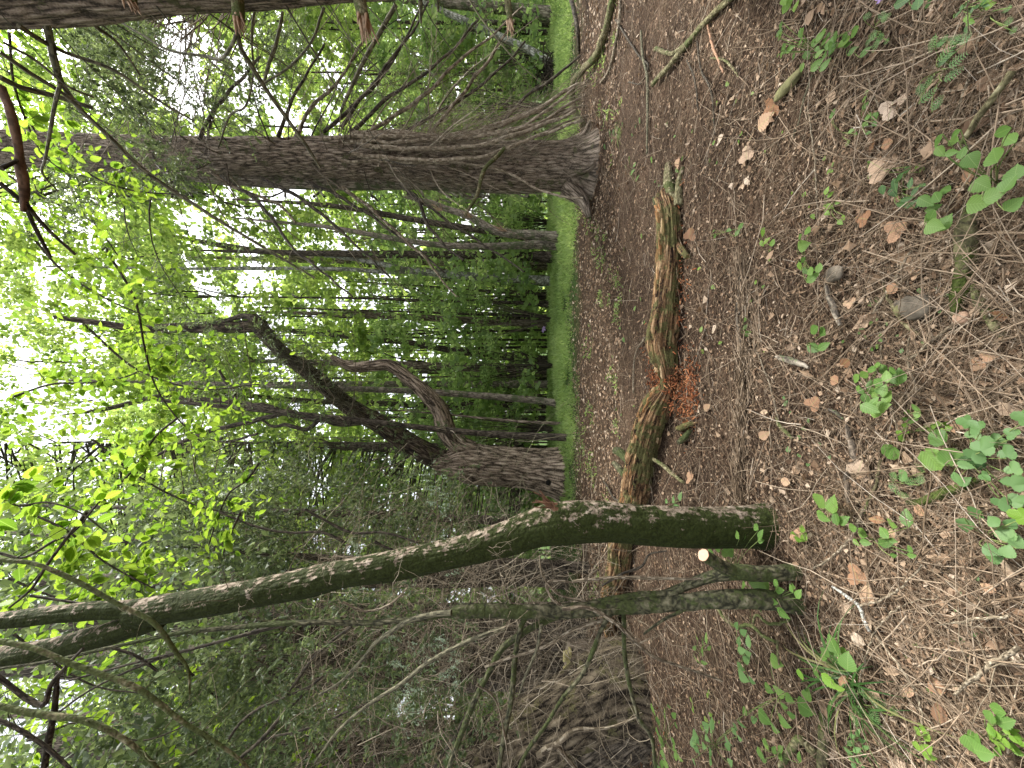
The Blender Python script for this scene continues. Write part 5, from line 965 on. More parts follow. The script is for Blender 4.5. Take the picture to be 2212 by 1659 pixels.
stick('bundle like grey stick lying along the foot of the curved branch', [(1350, -10, 8), (1345, 60, 8), (1330, 130, 7), (1300, 180, 5)], M_TWIG, side=8)
stick('long thin grey stick near the right edge of the foreground, upper one', [(2011, 7, 5), (1995, 60, 6), (1974, 107, 6), (1945, 150, 6), (1908, 197, 4)], side=4)
stick('long bent stick lying right of the dark rotting wood', [(2165, 20, 5), (2148, 73, 7), (2135, 130, 7), (2121, 187, 7), (2100, 240, 6), (2084, 267, 4)], M_TWIG, side=3)
stick('thick yellow green mossy stick above the bramble', [(2250, 150, 16), (2211, 203, 15), (2170, 255, 14), (2128, 310, 10)], M_STICK, S=16, lift=.05)
stick('dark wet piece of rotting wood right of the bramble', [(2150, 205, 26), (2138, 250, 34), (2120, 300, 34), (2105, 345, 18)], M_DARK, S=24, ridge=.01, lift=-.01, name='rotting_wood', cat='wood')
stick('thin straight twig running past the tan curled leaf', [(1758, 227, 3), (1764, 280, 4), (1768, 333, 4), (1771, 473, 3)], M_TWIG)
stick('thin dark twig under the seedling by the mossy stone', [(1771, 160, 4), (1750, 220, 4), (1740, 260, 3), (1724, 300, 3)], M_TWIGG)
stick('twig leading to the bright orange leaf', [(1888, 160, 4), (1900, 200, 4), (1922, 240, 3), (1930, 262, 2)], M_TWIG)
stick('orange brown peeled twig near the thick mossy stick', [(1537, 47, 4), (1553, 95, 6), (1577, 157, 5)], rnd_mat('peeled_orange_twig', [(0, (.28, .16, .10)), (1, (.36, .22, .14))]))
stick('pale yellow twig beside the peeled orange twig', [(1550, 125, 4), (1575, 128, 5), (1600, 150, 5), (1610, 165, 3)], M_STICK)
stick('dark curved twig left of the pale yellow twig', [(1490, 130, 4), (1510, 160, 4), (1520, 200, 4), (1522, 240, 3)], M_TWIGD)
stick('long dark twig ending near the small white speck leaves', [(1515, 90, 4), (1530, 150, 5), (1552, 200, 5), (1557, 290, 3)], M_TWIGD)
stick('smooth grey stick with a knobbed end left of the mossy root', [(2066, 702, 9), (2040, 722, 8), (2010, 745, 8), (1974, 775, 6)], M_TWIG, S=14)
stick('pale lichened stick lying over the flat stone', [(1917, 610, 4), (1924, 633, 6), (1941, 670, 8), (1958, 696, 8), (1975, 712, 8), (1993, 724, 6)], M_STICK, S=12)
stick('slightly curved grey stick right of the flat stone', [(1985, 540, 6), (1967, 565, 7), (1941, 610, 7), (1915, 645, 7), (1891, 680, 5)], M_TWIG, S=12)
stick('long thin twig running under the big compound seedling', [(1909, 746, 4), (1911, 803, 4), (1924, 853, 4), (1941, 903, 4), (1954, 986, 3)], M_TWIG)
stick('grey white stick below the single round leaf', [(1916, 993, 6), (1912, 1020, 6), (1908, 1046, 6), (1895, 1075, 6), (1884, 1110, 5)], M_STICK)
stick('thin bowed twig left of the lichened stick', [(1975, 720, 4), (1965, 760, 5), (1968, 790, 5), (1980, 830, 4), (1978, 850, 3)], M_TWIG)
stick('white lichened forked stick in the left foreground', [(1828, 1266, 5), (1860, 1285, 8), (1892, 1309, 8), (1905, 1340, 8), (1915, 1366, 6)], bark_mat('white_lichen_bark', (.15, .14, .12), (.40, .39, .34), (.62, .62, .58), su=40, sv=60), S=12, lift=.05)
stick('slim fork of the white lichened stick', [(1892, 1309, 5), (1935, 1297, 5), (1975, 1279, 5), (2010, 1250, 4), (2035, 1219, 3)], M_TWIG, lift=.05)
stick('long whitish twig running down toward the lower left corner', [(1918, 1373, 6), (1970, 1440, 6), (2008, 1506, 6), (2020, 1580, 6), (2026, 1680, 5)], M_TWIG, lift=.03, side=5)
stick('long thin twig from the white fork toward the fern', [(1915, 1366, 4), (1892, 1430, 4), (1880, 1500, 4), (1870, 1660, 3)], M_TWIG, lift=.03)
stick('slanting thin twig crossing toward the lime seedling', [(1915, 1366, 4), (1960, 1320, 4), (2010, 1300, 3), (2060, 1290, 3)], M_TWIG, lift=.03)
stick('pale forked branch at the lower edge of the foreground', [(2240, 1332, 7), (2180, 1337, 7), (2125, 1343, 5), (2080, 1350, 3)], M_TWIG, lift=.06, side=6)
stick('thick brown stick entering at the bottom left corner', [(2260, 1400, 11), (2212, 1428, 11), (2160, 1465, 9), (2110, 1500, 5)], M_TWIG, lift=.06, side=5, S=12)
stick('yellow lichened branch lying beside the greenish sapling', [(1565, 1299, 7), (1592, 1333, 8), (1625, 1353, 8), (1665, 1353, 8), (1692, 1373, 8), (1721, 1386, 7)], M_STICK, lift=.07, S=12, side=4)
stick('knobbly side arm of the yellow lichened branch', [(1665, 1353, 6), (1678, 1328, 6), (1700, 1345, 7), (1725, 1347, 7), (1750, 1338, 5)], M_STICK, lift=.07, S=12)
stick('thin twig dangling from the yellow lichened branch', [(1721, 1386, 6), (1721, 1410, 5), (1724, 1436, 4)], M_STICK, lift=.06)
stick('grey stick with lichen rings below the mossy tree', [(1885, 1100, 6), (1865, 1150, 6), (1825, 1196, 6), (1775, 1229, 5)], M_TWIG, lift=.03)
stick('upper thin stick beyond the rotten log', [(1400, 728, 4), (1375, 770, 4), (1372, 800, 4), (1375, 850, 4)], M_TWIG)
stick('small black twig standing up before the log by the mossy tree', [(1306, 1040, 4), (1318, 1052, 5), (1330, 1072, 5), (1350, 1086, 4)], M_TWIGD, lift=.03)
stick('pale peeled stick leaning off the near side of the log', [(1420, 992, 9, .05), (1440, 1005, 10, .03), (1460, 1022, 10), (1486, 1042, 7)], M_STICK, S=12)
stick('broken orange brown splinter lying before the log hollow', [(1467, 925, 6), (1480, 925, 14), (1500, 917, 12), (1512, 913, 4)], M_LOG, S=14, name='wood_splinter', cat='splinter', ridge=.006)
stick('stubby olive branch end beside the broken splinter', [(1478, 955, 13), (1490, 945, 14), (1500, 930, 10)], M_MOSSY2, S=14)
stick('square chunk of orange wood in front of the thin end of the log', [(1479, 528, 13), (1490, 540, 17), (1502, 555, 13)], M_LOG, S=10, name='wood_chunk', cat='wood', ridge=.004)
stick('long dark split branch half sunk in the litter', [(1600, 560, 8), (1597, 620, 10), (1592, 686, 11), (1597, 745, 10), (1604, 806, 7)], M_DARK, S=14, ridge=.004, lift=-.005)
stick('flat pale slab of bark above the split branch', [(1794, 613, 8), (1805, 650, 13), (1818, 680, 13), (1826, 703, 9)], M_PALE, S=12, ridge=.004, name='bark_piece', cat='bark')
stick('grey frayed piece of bark near the four leaf seedling', [(1687, 770, 8), (1710, 776, 14), (1740, 786, 14), (1756, 794, 7)], M_PALE, S=12, ridge=.006, name='bark_piece', cat='bark')
stick('dark flaky bark slab below the big compound seedling', [(1838, 913, 7), (1848, 945, 13), (1858, 980, 14), (1862, 1004, 8)], M_GREY, S=12, ridge=.006, name='bark_piece', cat='bark')
stick('long crumbling bark slab near the pale leaf cluster', [(1846, 1000, 8), (1842, 1040, 10), (1845, 1085, 7)], M_GREY, S=12, ridge=.006, name='bark_piece', cat='bark')
stick('brown bark strip by the dark flaky slab', [(1800, 885, 7), (1815, 893, 9), (1830, 905, 6)], M_PALE, S=10, name='bark_piece', cat='bark')
stick('yellowish bark slab at the foot of the seedlings on the lower left', [(1790, 1630, 16), (1760, 1600, 18), (1730, 1620, 14), (1700, 1655, 12)], M_STICK, S=14, ridge=.008, name='bark_piece', cat='bark')
stick('short stick with lichen between the round leaf and the sawn sapling', [(1680, 900, 5), (1690, 920, 9), (1705, 935, 8), (1716, 948, 5)], M_STICK, S=12)
stick('thin pale twig crossing the litter below the split branch', [(1640, 760, 3), (1665, 820, 4), (1680, 880, 4), (1690, 930, 3)], M_TWIG)
for lab, pts in (('thick mossy root creeping toward the pinkish stone', [(2118, 440, 20), (2112, 490, 38), (2106, 553, 38), (2098, 600, 34), (2085, 640, 28), (2066, 684, 16)]), ('second mossy root running under the orange leaf', [(2110, 610, 14), (2125, 645, 22), (2145, 680, 24), (2168, 716, 18), (2180, 735, 8)]),
                 ('low mossy root among the lobed leaves', [(1975, 1085, 10), (2010, 1084, 18), (2058, 1066, 22), (2100, 1050, 20), (2140, 1033, 10)]), ('moss covered ridge under the lower left seedlings', [(1800, 1540, 12), (1805, 1600, 22), (1800, 1680, 24)])):
    stick(lab, pts, bark_mat('mossy_root_bark', (.05, .045, .025), (.13, .12, .06), (.22, .20, .11), su=20, sv=20, moss=(.07, .095, .02), moss_amt=.09, fine=120), S=32, lift=.012, ridge=.004, name='mossy_root', cat='root', grp='mossy roots on the forest floor')
# buried decayed log: ridge of crumbs and slivers
mb = MB(); n = 1500; y = R.uniform(560, 1090, n); x = 1604 + 12 * np.sin(y / 90) + R.normal(0, 12, n); d = Gd(x); X = d * (F - y) / F; a = R.normal(0, .35, n); A, ar = grow(np.stack([X, d, gz(X, d) + R.uniform(.0, .05, n) * np.exp(-((x - 1606) / 14) ** 2)], -1), np.stack([np.cos(a), np.sin(a), R.normal(0, .1, n)], -1), R.uniform(.02, .12, n), R.uniform(.002, .006, n), 3, .1, 0, .6); tubes(mb, A, ar, 4, rn=R.beta(1.3, 2, n))
tag(mb.build('decayed_log', M_LITW), 'low crumbling ridge of an old log sunk into the litter', 'log', kind='stuff')

# ================================================================== STONES
def stone(lab, x, y, w, h, mat, seed, nm='stone', flat=.45):
    c = G(x, y); d = c[1]; u = np.linspace(0, math.pi, 11); v = np.linspace(0, 2 * math.pi, 16, endpoint=False); U, V_ = np.meshgrid(u, v, indexing='ij'); n = np.stack([np.sin(U) * np.cos(V_), np.sin(U) * np.sin(V_), np.cos(U)], -1)
    q = np.sign(n) * np.abs(n) ** .8; k = 1 + .18 * vnoise(n[..., 0] * 2 + seed, n[..., 1] * 2, n[..., 2] * 2) ; sx = h / 2 * d / F; sy = w / 2 * d / F * 1.25
    Vv = q * k[..., None] * [sx, sy, min(sx, sy) * flat * 1.3]; i = np.arange(10)[:, None] * 16; j = np.arange(16)[None]; f = np.stack([i + j, i + 16 + j, i + 16 + (j + 1) % 16, i + (j + 1) % 16], -1).reshape(-1, 4)
    mb = MB(); mb.add(Vv.reshape(-1, 3), f, rn=seed % 1); o = mb.build(nm, mat); o.location = (c[0], c[1], c[2] + .03 + min(sx, sy) * flat * .5); tag(o, lab, 'stone', 'stones in the litter')
stone('flat grey brown stone half buried under the lichened stick', 1990, 662, 52, 54, M_STONE, 3.2, flat=.3)
stone('mossy lump of stone beside the flat grey stone', 1962, 668, 26, 26, M_STONEM, 5.7)
stone('small pinkish stone at the tip of the mossy root', 2092, 687, 22, 26, M_STONEP, 8.4, flat=.6)
stone('grey stone behind the pale bark slab', 1814, 592, 34, 32, M_STONE, 1.9, flat=.35)
stone('long mossy stone near the seedlings under the near conifer', 1722, 186, 66, 26, M_STONEM, 6.6, flat=.45)
stone('dark little stone near the lobed leaves', 1953, 655, 16, 14, M_STONE, 9.1)

# ================================================================== PLANTS
def plant(lab, leaves, kind='green', shape='ovate', base=None, h=.08, name='seedling', cat='plant', stem=True, sz=1.0, grp='green plants on the forest floor'):
    """leaves: (x, y, length units, angle in the picture plane); angle 0 points to the right of the world, 90 away from the camera."""
    lx = np.array([l[0] for l in leaves], float); ly = np.array([l[1] for l in leaves], float)
    bx, by = base if base else (lx.mean() + 6, ly.mean())
    d0 = (H) * F / (bx - 1106.); b = np.array([d0 * (F - by) / F, d0, 0]); b[2] = gz(b[0], b[1]); t = thing(name, lab, cat, b, grp); st = MB()
    for l in leaves:
        x, y, L = l[0], l[1], l[2]; hh = h * R.uniform(.7, 1.25); d = (H - hh) * F / (x - 1106.); c = np.array([d * (F - y) / F, d, 0]); c[2] = hh + gz(c[0], c[1])
        size = L * d / F * sz * .88; out = c - b; out[2] = 0
        if len(l) > 3: D = np.array([math.cos(math.radians(l[3])), math.sin(math.radians(l[3])), -.12])
        else: D = norm(out + 1e-4) + R.normal(0, .35, 3) * [1, 1, .3]
        Dn = norm(np.asarray(D, float)); sh = l[4] if len(l) > 4 else shape; kd = l[5] if len(l) > 5 else kind
        nn = R.normal(0, .18, 3) + np.array([0, -.28, 1]); place_leaf(t, SETS[kd][sh], c - Dn * size * .5, D, nn, size)
        if stem:
            u = np.linspace(0, 1, 6)[:, None]; e = c - Dn * size * .5; P = b[None] * (1 - u) + e[None] * u; P[:, 2] += .02 * np.sin(u[:, 0] * 3.14); tubes(st, P[None], np.full((1, 6), .0014), 4)
    if stem: st.build('stem', M_STEM, t, origin=t.location)
    return t
def spray(x0, x1, y0, y1, n, L, seed=None): return [(R.uniform(x0, x1), R.uniform(y0, y1), L * R.uniform(.7, 1.3), R.uniform(0, 360)) for _ in range(n)]
plant('bushy cluster of elm seedlings at the right in front of the mossy stick', spray(1680, 1740, 55, 150, 13, 20) + spray(1730, 1830, 60, 120, 18, 22) + [(1774, 78, 34, 100), (1790, 100, 28, 70), (1822, 87, 30, 0, 'wide', 'lime'), (1765, 140, 34, -80), (1782, 140, 30, -60), (1745, 120, 26, 200), (1842, 70, 34, 90)], base=(1780, 110), h=.13)
plant('two young leaves drooping below the elm seedlings', [(1840, 110, 26, -90), (1868, 112, 28, -80)], base=(1850, 95))
plant('pale lobed herb behind the long grey stick', spray(1867, 1917, 20, 45, 4, 26) + spray(1872, 1920, 75, 105, 6, 28), kind='fern', shape='fern', h=.10, name='herb')
plant('feathery pale green fern in the right foreground', [(2025, 95, 40, 150), (2045, 90, 42, 60), (2075, 85, 40, 30), (2100, 80, 42, 0), (2060, 115, 44, -60), (2085, 130, 44, -80), (2075, 160, 46, -90), (2015, 180, 40, 100), (2020, 205, 44, -70), (2040, 222, 38, -30), (2002, 195, 34, 180)], kind='fern', shape='fern', base=(2060, 150), h=.12, name='fern', cat='fern')
plant('dark leaflets under the feathery fern', [(2040, 95, 26, 40), (2063, 120, 28, -90), (2052, 132, 28, -70), (2075, 100, 26, 80), (2100, 60, 26, 0, 'lance')], kind='dark', shape='lance', base=(2062, 105))
plant('single big leaf at the right edge past the mossy stick', [(1704, 10, 36, -60), (1722, 12, 26, -20), (1695, 3, 24, 200)], base=(1712, -2), kind='lime', h=.1)
plant('dark leaf pair at the right edge near the violet petals', [(1945, 3, 40, -110), (1985, 4, 40, 0), (2005, 10, 22, 90)], kind='dark', base=(1965, -6), h=.1)
plant('whorled weed near the right edge beside the fern', [(2085, 15, 20, 20), (2078, 28, 20, -60), (2098, 30, 22, 160), (2095, 10, 20, 100), (2110, 22, 18, 0), (2120, 15, 22, 60), (2135, 8, 22, 100), (2142, 12, 20)], kind='dark', shape='lance', base=(2098, 20))
plant('lime leaves at the far right corner', [(2100, 40, 22), (2108, 48, 22), (2150, 12, 24), (2140, 2, 24), (2195, 45, 26, 0, 'fern', 'fern'), (2205, 65, 26, 30, 'fern', 'fern'), (2190, 20, 26, 60, 'fern', 'fern')], kind='lime', base=(2150, 30))
plant('creeping weed with paired round leaves left of the orange leaf', [(1871, 200, 20, 80, 'lance'), (1868, 215, 18, 100), (1872, 228, 20), (1880, 250, 20, 0, 'wide'), (1895, 252, 20, 180, 'wide'), (1872, 268, 20), (1894, 267, 18), (1880, 287, 14)], base=(1882, 262), kind='green', h=.05)
plant('small lime sprig near the dead twig by the creeping weed', [(1800, 242, 16), (1795, 250, 14), (1840, 283, 18), (1830, 310, 20, 90, 'fern'), (1850, 290, 16)], base=(1825, 290), h=.04)
plant('big serrated bramble in the right foreground', [(2040, 305, 42, 130), (2044, 327, 44, 200), (2072, 305, 44, 60), (2092, 330, 40, -10), (2068, 330, 36, 250), (2078, 290, 36, 100), (2112, 348, 58, 200, 'wide'), (2160, 335, 66, 20, 'wide'), (2195, 300, 60, 40), (2178, 285, 56, 80), (2205, 372, 60, 0, 'wide'), (2190, 395, 56, -30, 'wide'), (2130, 400, 60, 220, 'wide'), (2122, 440, 66, 250, 'wide'), (2160, 420, 60, -80, 'wide'), (2200, 440, 50, -60, 'wide')], base=(2165, 400), h=.20, name='bramble', sz=.78)
plant('dark glossy lance leaved rosette left of the bramble', [(1966, 368, 34, 90, 'lance'), (1950, 385, 30, 120, 'lance'), (1940, 400, 36, 180, 'lance'), (1935, 415, 30, 200), (1975, 395, 30, 0, 'lance'), (1985, 410, 30, -30, 'lance'), (1965, 430, 30, -100, 'lance'), (1955, 442, 34, -120, 'lance'), (1975, 440, 28, -60, 'lance'), (1912, 410, 24, 180), (1990, 440, 22, -40, 'lance'), (2000, 400, 26, 60, 'lance')], kind='dark', base=(1962, 412), h=.09)
plant('three leaved bramble shoot beside the dark rosette', [(2005, 435, 44, 220), (2030, 425, 40, 30), (2050, 410, 34, 60), (2022, 450, 32, -80), (2014, 470, 38, 140), (2022, 490, 44, -120, 'wide'), (2045, 480, 44, -30, 'wide')], base=(2035, 445), h=.13, name='bramble')
plant('lime sprig by the dead leaves right of the rosette', [(1893, 363, 20, 90), (1892, 380, 20, -60), (1880, 350, 10), (1990, 360, 18, 80), (2002, 365, 16, 0)], kind='lime', base=(1893, 372), h=.03)
plant('small lime shoots above the rosette', [(1782, 412, 20), (1790, 420, 18), (1806, 438, 14), (1788, 446, 22), (1782, 460, 20), (1812, 480, 20), (1820, 470, 14)], kind='lime', base=(1798, 445), h=.05)
plant('tall young elm seedling with a dark stem, centre right', [(1738, 498, 32, 60), (1722, 512, 18, 120), (1730, 530, 34, -90, 'wide'), (1746, 585, 30, 30), (1722, 575, 22, 180, 'ovate', 'lime'), (1736, 585, 26, 220), (1750, 600, 34, -60), (1765, 578, 26, 0), (1760, 592, 20, -20), (1728, 562, 20, 120)], base=(1734, 560), h=.14)
plant('lime seedling right of the log end', [(1640, 502, 26, 130), (1648, 520, 22, -60), (1660, 524, 20, 0), (1638, 526, 18, 200)], kind='lime', base=(1648, 512), h=.07)
plant('pair of heart shaped leaves next to the lime seedling', [(1576, 497, 16), (1598, 487, 24, 40), (1592, 502, 20, -40), (1545, 500, 16), (1548, 510, 18), (1540, 508, 16)], base=(1580, 500), h=.06)
plant('small seedling on the litter behind the thin end of the log', [(1360, 345, 18, 120), (1372, 355, 16, 20), (1368, 372, 20, -80), (1377, 385, 18, -60), (1352, 360, 14)], base=(1368, 368), h=.08)
plant('seedling with four pointed leaflets in the middle of the foreground', [(1752, 713, 38, 110), (1770, 715, 36, 50), (1753, 752, 40, -110), (1773, 748, 32, -60)], base=(1762, 735), h=.12)
plant('large compound seedling with speckled bright leaflets', [(1840, 818, 30, 140), (1856, 810, 32, 110), (1872, 798, 30, 80), (1883, 790, 28, 100), (1898, 797, 34, 40), (1886, 825, 34, 60), (1870, 830, 26, 0), (1905, 813, 34, 20), (1930, 812, 46, 10, 'wide'), (1873, 845, 26, 180), (1890, 840, 28, 0), (1845, 840, 20, 150), (1852, 845, 22, -140), (1900, 843, 34, 0), (1908, 860, 40, -10), (1862, 862, 30, 200), (1880, 868, 30, -30), (1870, 882, 46, -110), (1892, 882, 52, -60, 'wide'), (1880, 853, 24, 60), (1916, 800, 30, 60)], base=(1886, 850), h=.16)
plant('small dark pair of leaves on the split branch', [(1603, 690, 20, 80), (1608, 720, 24, -80), (1604, 706, 16)], base=(1604, 705), h=.04)
plant('upright herb between the compound seedling and the round leaves', [(1952, 890, 26, 110, 'lance'), (1968, 880, 32, 60, 'lance'), (1975, 893, 26, 0), (1965, 910, 26, -60, 'lance'), (1948, 905, 14)], base=(1962, 900), h=.10)
plant('bright rounded creeping leaves near the round leaves', [(1950, 918, 14), (1953, 932, 16), (1938, 937, 18), (1942, 948, 20), (2012, 920, 16), (2022, 915, 16), (2040, 915, 16), (2045, 925, 16), (2032, 930, 14), (2005, 928, 14)], kind='lime', shape='wide', base=(1975, 932), h=.04)
plant('group of three scalloped round leaves', [(2022, 946, 44, 60, 'round'), (2012, 992, 56, -140, 'round'), (2053, 988, 46, -10, 'round')], base=(2040, 968), h=.09)
plant('single scalloped round leaf above the grey white stick', [(1921, 976, 40, 150, 'round')], base=(1924, 982), h=.05)
plant('lobed maple like leaves at the lower right', [(2075, 910, 34, 90, 'lobed'), (2100, 920, 38, 60, 'lobed'), (2100, 935, 30), (2125, 960, 46, -20, 'lobed'), (2150, 950, 34, 20, 'lobed'), (2180, 935, 30, 60, 'lobed'), (2175, 975, 36, 0, 'lobed'), (2200, 900, 40, 80, 'lobed'), (2110, 985, 40, 200, 'lobed'), (2085, 1005, 34, -100, 'ovate'), (2070, 1035, 36, 200, 'ovate'), (2085, 1040, 34, -40, 'ovate'), (2195, 1040, 40, -30, 'lobed'), (2190, 1010, 34, 0, 'lobed'), (2130, 1030, 24), (2205, 1080, 36, -60, 'lobed'), (2170, 1090, 34, 200, 'lobed')], kind='fern', shape='lobed', base=(2120, 990), h=.08, name='herb')
plant('sharp dark leaf under the maple like leaves', [(2100, 990, 44, 0, 'lobed', 'dark'), (2112, 1000, 30, -60, 'lobed', 'dark')], base=(2105, 995), h=.06)
plant('broad heart shaped pair of leaves by the foot of the mossy tree', [(1768, 1085, 46, 150, 'wide'), (1798, 1088, 48, 10, 'wide'), (1778, 1118, 34, -100, 'ovate'), (1806, 1118, 38, 30), (1824, 1124, 36, -40), (1770, 1108, 20)], kind='green', base=(1786, 1100), h=.10)
plant('ferny lobed herb near the low mossy root', [(1930, 1030, 34, 150, 'fern'), (1950, 1025, 36, 60, 'wide'), (1985, 1010, 36, 70, 'fern'), (1970, 1040, 34, -60, 'fern'), (1935, 1055, 34, -120, 'fern'), (1955, 1070, 30, -80, 'fern'), (1990, 1035, 30, 0, 'fern')], kind='fern', base=(1958, 1042), h=.06, name='herb')
plant('elm sprig with toothed leaves against the foot of the mossy tree', [(1528, 1170, 26, 120), (1550, 1182, 36, 160, 'wide'), (1578, 1188, 36, -40, 'wide'), (1590, 1155, 26, 60), (1604, 1155, 26, 20), (1582, 1165, 24), (1628, 1138, 28, 80), (1640, 1155, 30, -10), (1641, 1168, 22, -60), (1538, 1195, 24, -120), (1568, 1196, 26, -90), (1560, 1160, 22)], base=(1595, 1225), h=.22)
plant('elm sprig with toothed leaves on the left of the sapling foot', [(1613, 1265, 34, 120), (1645, 1268, 48, 170, 'wide'), (1662, 1262, 34, 30), (1680, 1258, 26, 80), (1690, 1275, 28, -60), (1714, 1270, 24, 60), (1730, 1283, 28, -20), (1656, 1292, 34, -90, 'wide'), (1700, 1325, 36, -100), (1718, 1265, 22, 90), (1680, 1300, 26), (1650, 1310, 28, 200)], base=(1690, 1300), h=.15)
plant('lime sprig before the mossy tree', [(1728, 1142, 30, 90), (1735, 1160, 26, -10), (1714, 1160, 30, 220), (1722, 1165, 22, -90)], kind='lime', base=(1728, 1158), h=.06)
plant('leafy seedling row under the grey stick with lichen rings', [(1845, 1140, 34, 110), (1866, 1150, 38, 80), (1876, 1172, 28, -80), (1916, 1150, 36, 60), (1922, 1172, 40, -60), (1932, 1130, 38, 80), (1965, 1118, 46, 20), (1855, 1172, 20), (1937, 1168, 22), (1975, 1185, 22, 60), (1980, 1200, 22, -70), (1940, 1200, 18)], base=(1905, 1165), h=.10)
plant('blue green heart leaves at the lower edge right of centre', [(2110, 1108, 40, 120, 'wide'), (2093, 1135, 38, 180, 'wide'), (2150, 1125, 34, 60, 'wide'), (2180, 1150, 48, 10, 'wide'), (2150, 1190, 36, -100, 'wide'), (2160, 1205, 34, -60, 'wide'), (2185, 1190, 36, 0), (2200, 1112, 40, 90, 'lobed', 'lime'), (2190, 1130, 30), (2205, 1170, 34, 0, 'wide')], kind='fern', shape='wide', base=(2150, 1160), h=.08)
plant('big toothed leaf cluster rising from the grass tuft', [(1806, 1393, 56, 60, 'ovate'), (1790, 1410, 36, 150), (1838, 1428, 46, 10, 'wide'), (1830, 1408, 32, 80), (1800, 1472, 44, -100, 'ovate', 'lime'), (1818, 1485, 32, -70, 'ovate', 'lime'), (1740, 1458, 26, 200, 'ovate', 'lime'), (1775, 1455, 26), (1788, 1420, 26)], base=(1825, 1445), h=.16)
plant('column of drooping leaves behind the grass tuft', [(1602, 1352, 24), (1618, 1366, 26), (1630, 1385, 30, 40), (1612, 1405, 28), (1622, 1425, 30), (1606, 1440, 26), (1614, 1462, 36, -90, 'wide'), (1634, 1470, 26), (1628, 1412, 24), (1605, 1385, 22)], base=(1618, 1420), h=.10, kind='fern')
plant('scattered oval leaves left of the grass tuft', [(1692, 1430, 38, -80, 'wide'), (1672, 1488, 28, -90, 'wide'), (1698, 1495, 34, -60, 'wide'), (1720, 1510, 26, -90, 'wide'), (1758, 1500, 30, 0, 'wide'), (1754, 1530, 48, -80, 'wide'), (1706, 1525, 24), (1722, 1545, 26, -60), (1704, 1560, 36, -90, 'wide'), (1657, 1550, 42, -90, 'wide'), (1680, 1575, 26, -80, 'wide'), (1610, 1535, 24, 80), (1602, 1565, 30, -80, 'lance', 'fern'), (1630, 1555, 24, -40, 'ovate', 'fern')], base=(1700, 1500), h=.07)
plant('small green fern fronds beside the grass tuft', [(1880, 1500, 50, -60), (1905, 1520, 50, -40), (1875, 1540, 44, -90), (1850, 1500, 36, 200), (1935, 1535, 30, -10, 'fern', 'lime'), (1855, 1555, 44, 160), (1895, 1548, 40, 0)], kind='fern', shape='fern', base=(1880, 1520), h=.07, name='fern', cat='fern')
plant('whorled bedstraw at the lower left', [(1850, 1590, 26), (1862, 1583, 26), (1870, 1600, 26), (1848, 1605, 26), (1860, 1620, 28), (1872, 1630, 28), (1850, 1640, 28), (1866, 1648, 28), (1858, 1662, 28), (1878, 1615, 24), (1842, 1622, 24)], kind='fern', shape='lance', base=(1860, 1620), h=.06, name='herb')
plant('lime pointed seedling left of the long whitish twig', [(1985, 1580, 28, 160), (1995, 1572, 30, 100), (2005, 1590, 26, 0), (1983, 1612, 26, 180), (2005, 1618, 32, -30), (2008, 1632, 34, -70)], kind='lime', base=(2000, 1605), h=.08)
plant('three leaflet bramble near the bottom left corner', [(2160, 1532, 46, 110), (2145, 1550, 40, 170), (2178, 1560, 46, -40), (2105, 1590, 40, 120), (2105, 1612, 44, -140, 'wide'), (2130, 1625, 44, -60, 'wide'), (2118, 1596, 28, 30)], base=(2148, 1585), h=.14, name='bramble')
plant('yellow green herb beside the corner bramble', spray(2145, 2205, 1575, 1625, 18, 26), kind='lime', base=(2175, 1600), h=.10, name='herb')
plant('compound pale leaf at the far left foot of the sapling', [(1506, 1375, 26, 100), (1520, 1385, 24, 60), (1528, 1378, 26, 30), (1503, 1400, 22), (1520, 1408, 24), (1508, 1425, 26, -100), (1524, 1432, 26, -60), (1535, 1400, 20)], kind='green', shape='lance', base=(1518, 1405), h=.12)
plant('small seedlings between the sawn stub and the log', [(1455, 1078, 26, 60), (1470, 1072, 24, 0), (1460, 1095, 24, -60), (1475, 1100, 20), (1440, 1082, 18)], base=(1462, 1085), h=.08, kind='fern')
plant('bright clover sized leaves near the far left slab', spray(1640, 1740, 1590, 1655, 9, 24), kind='green', base=(1690, 1630), h=.07)
plant('low leaves at the far left edge of the litter', spray(1490, 1600, 1560, 1650, 22, 22), kind='fern', shape='wide', base=(1545, 1610), h=.12)
plant('green leaves behind the leaning trunk foot', spray(1410, 1470, 1480, 1660, 18, 20), kind='green', base=(1440, 1600), h=.10)
for i, (x0, x1, y0, y1, w) in enumerate([(1400, 1560, 250, 420, 'in the litter right of the log'), (1500, 1660, 540, 760, 'in front of the log'), (1640, 1800, 850, 1010, 'below the split branch'), (1800, 1900, 620, 760, 'beside the flat stone'), (1540, 1700, 120, 330, 'near the peeled orange twig'), (1900, 2060, 620, 760, 'around the stones'), (1330, 1400, 500, 900, 'beyond the log'), (1700, 1800, 330, 480, 'near the thin straight twig'), (2020, 2140, 1240, 1440, 'near the white lichened stick'), (1960, 2080, 1380, 1500, 'left of the whitish twig'), (1480, 1560, 1480, 1600, 'at the far left'), (1300, 1380, 250, 330, 'right of the big conifer')]):
    plant(f'sparse tiny green sprouts {w}', spray(x0, x1, y0, y1, 12, 13), kind=['green', 'lime', 'fern'][i % 3], h=.02, stem=False, name='sprouts', cat='plant')
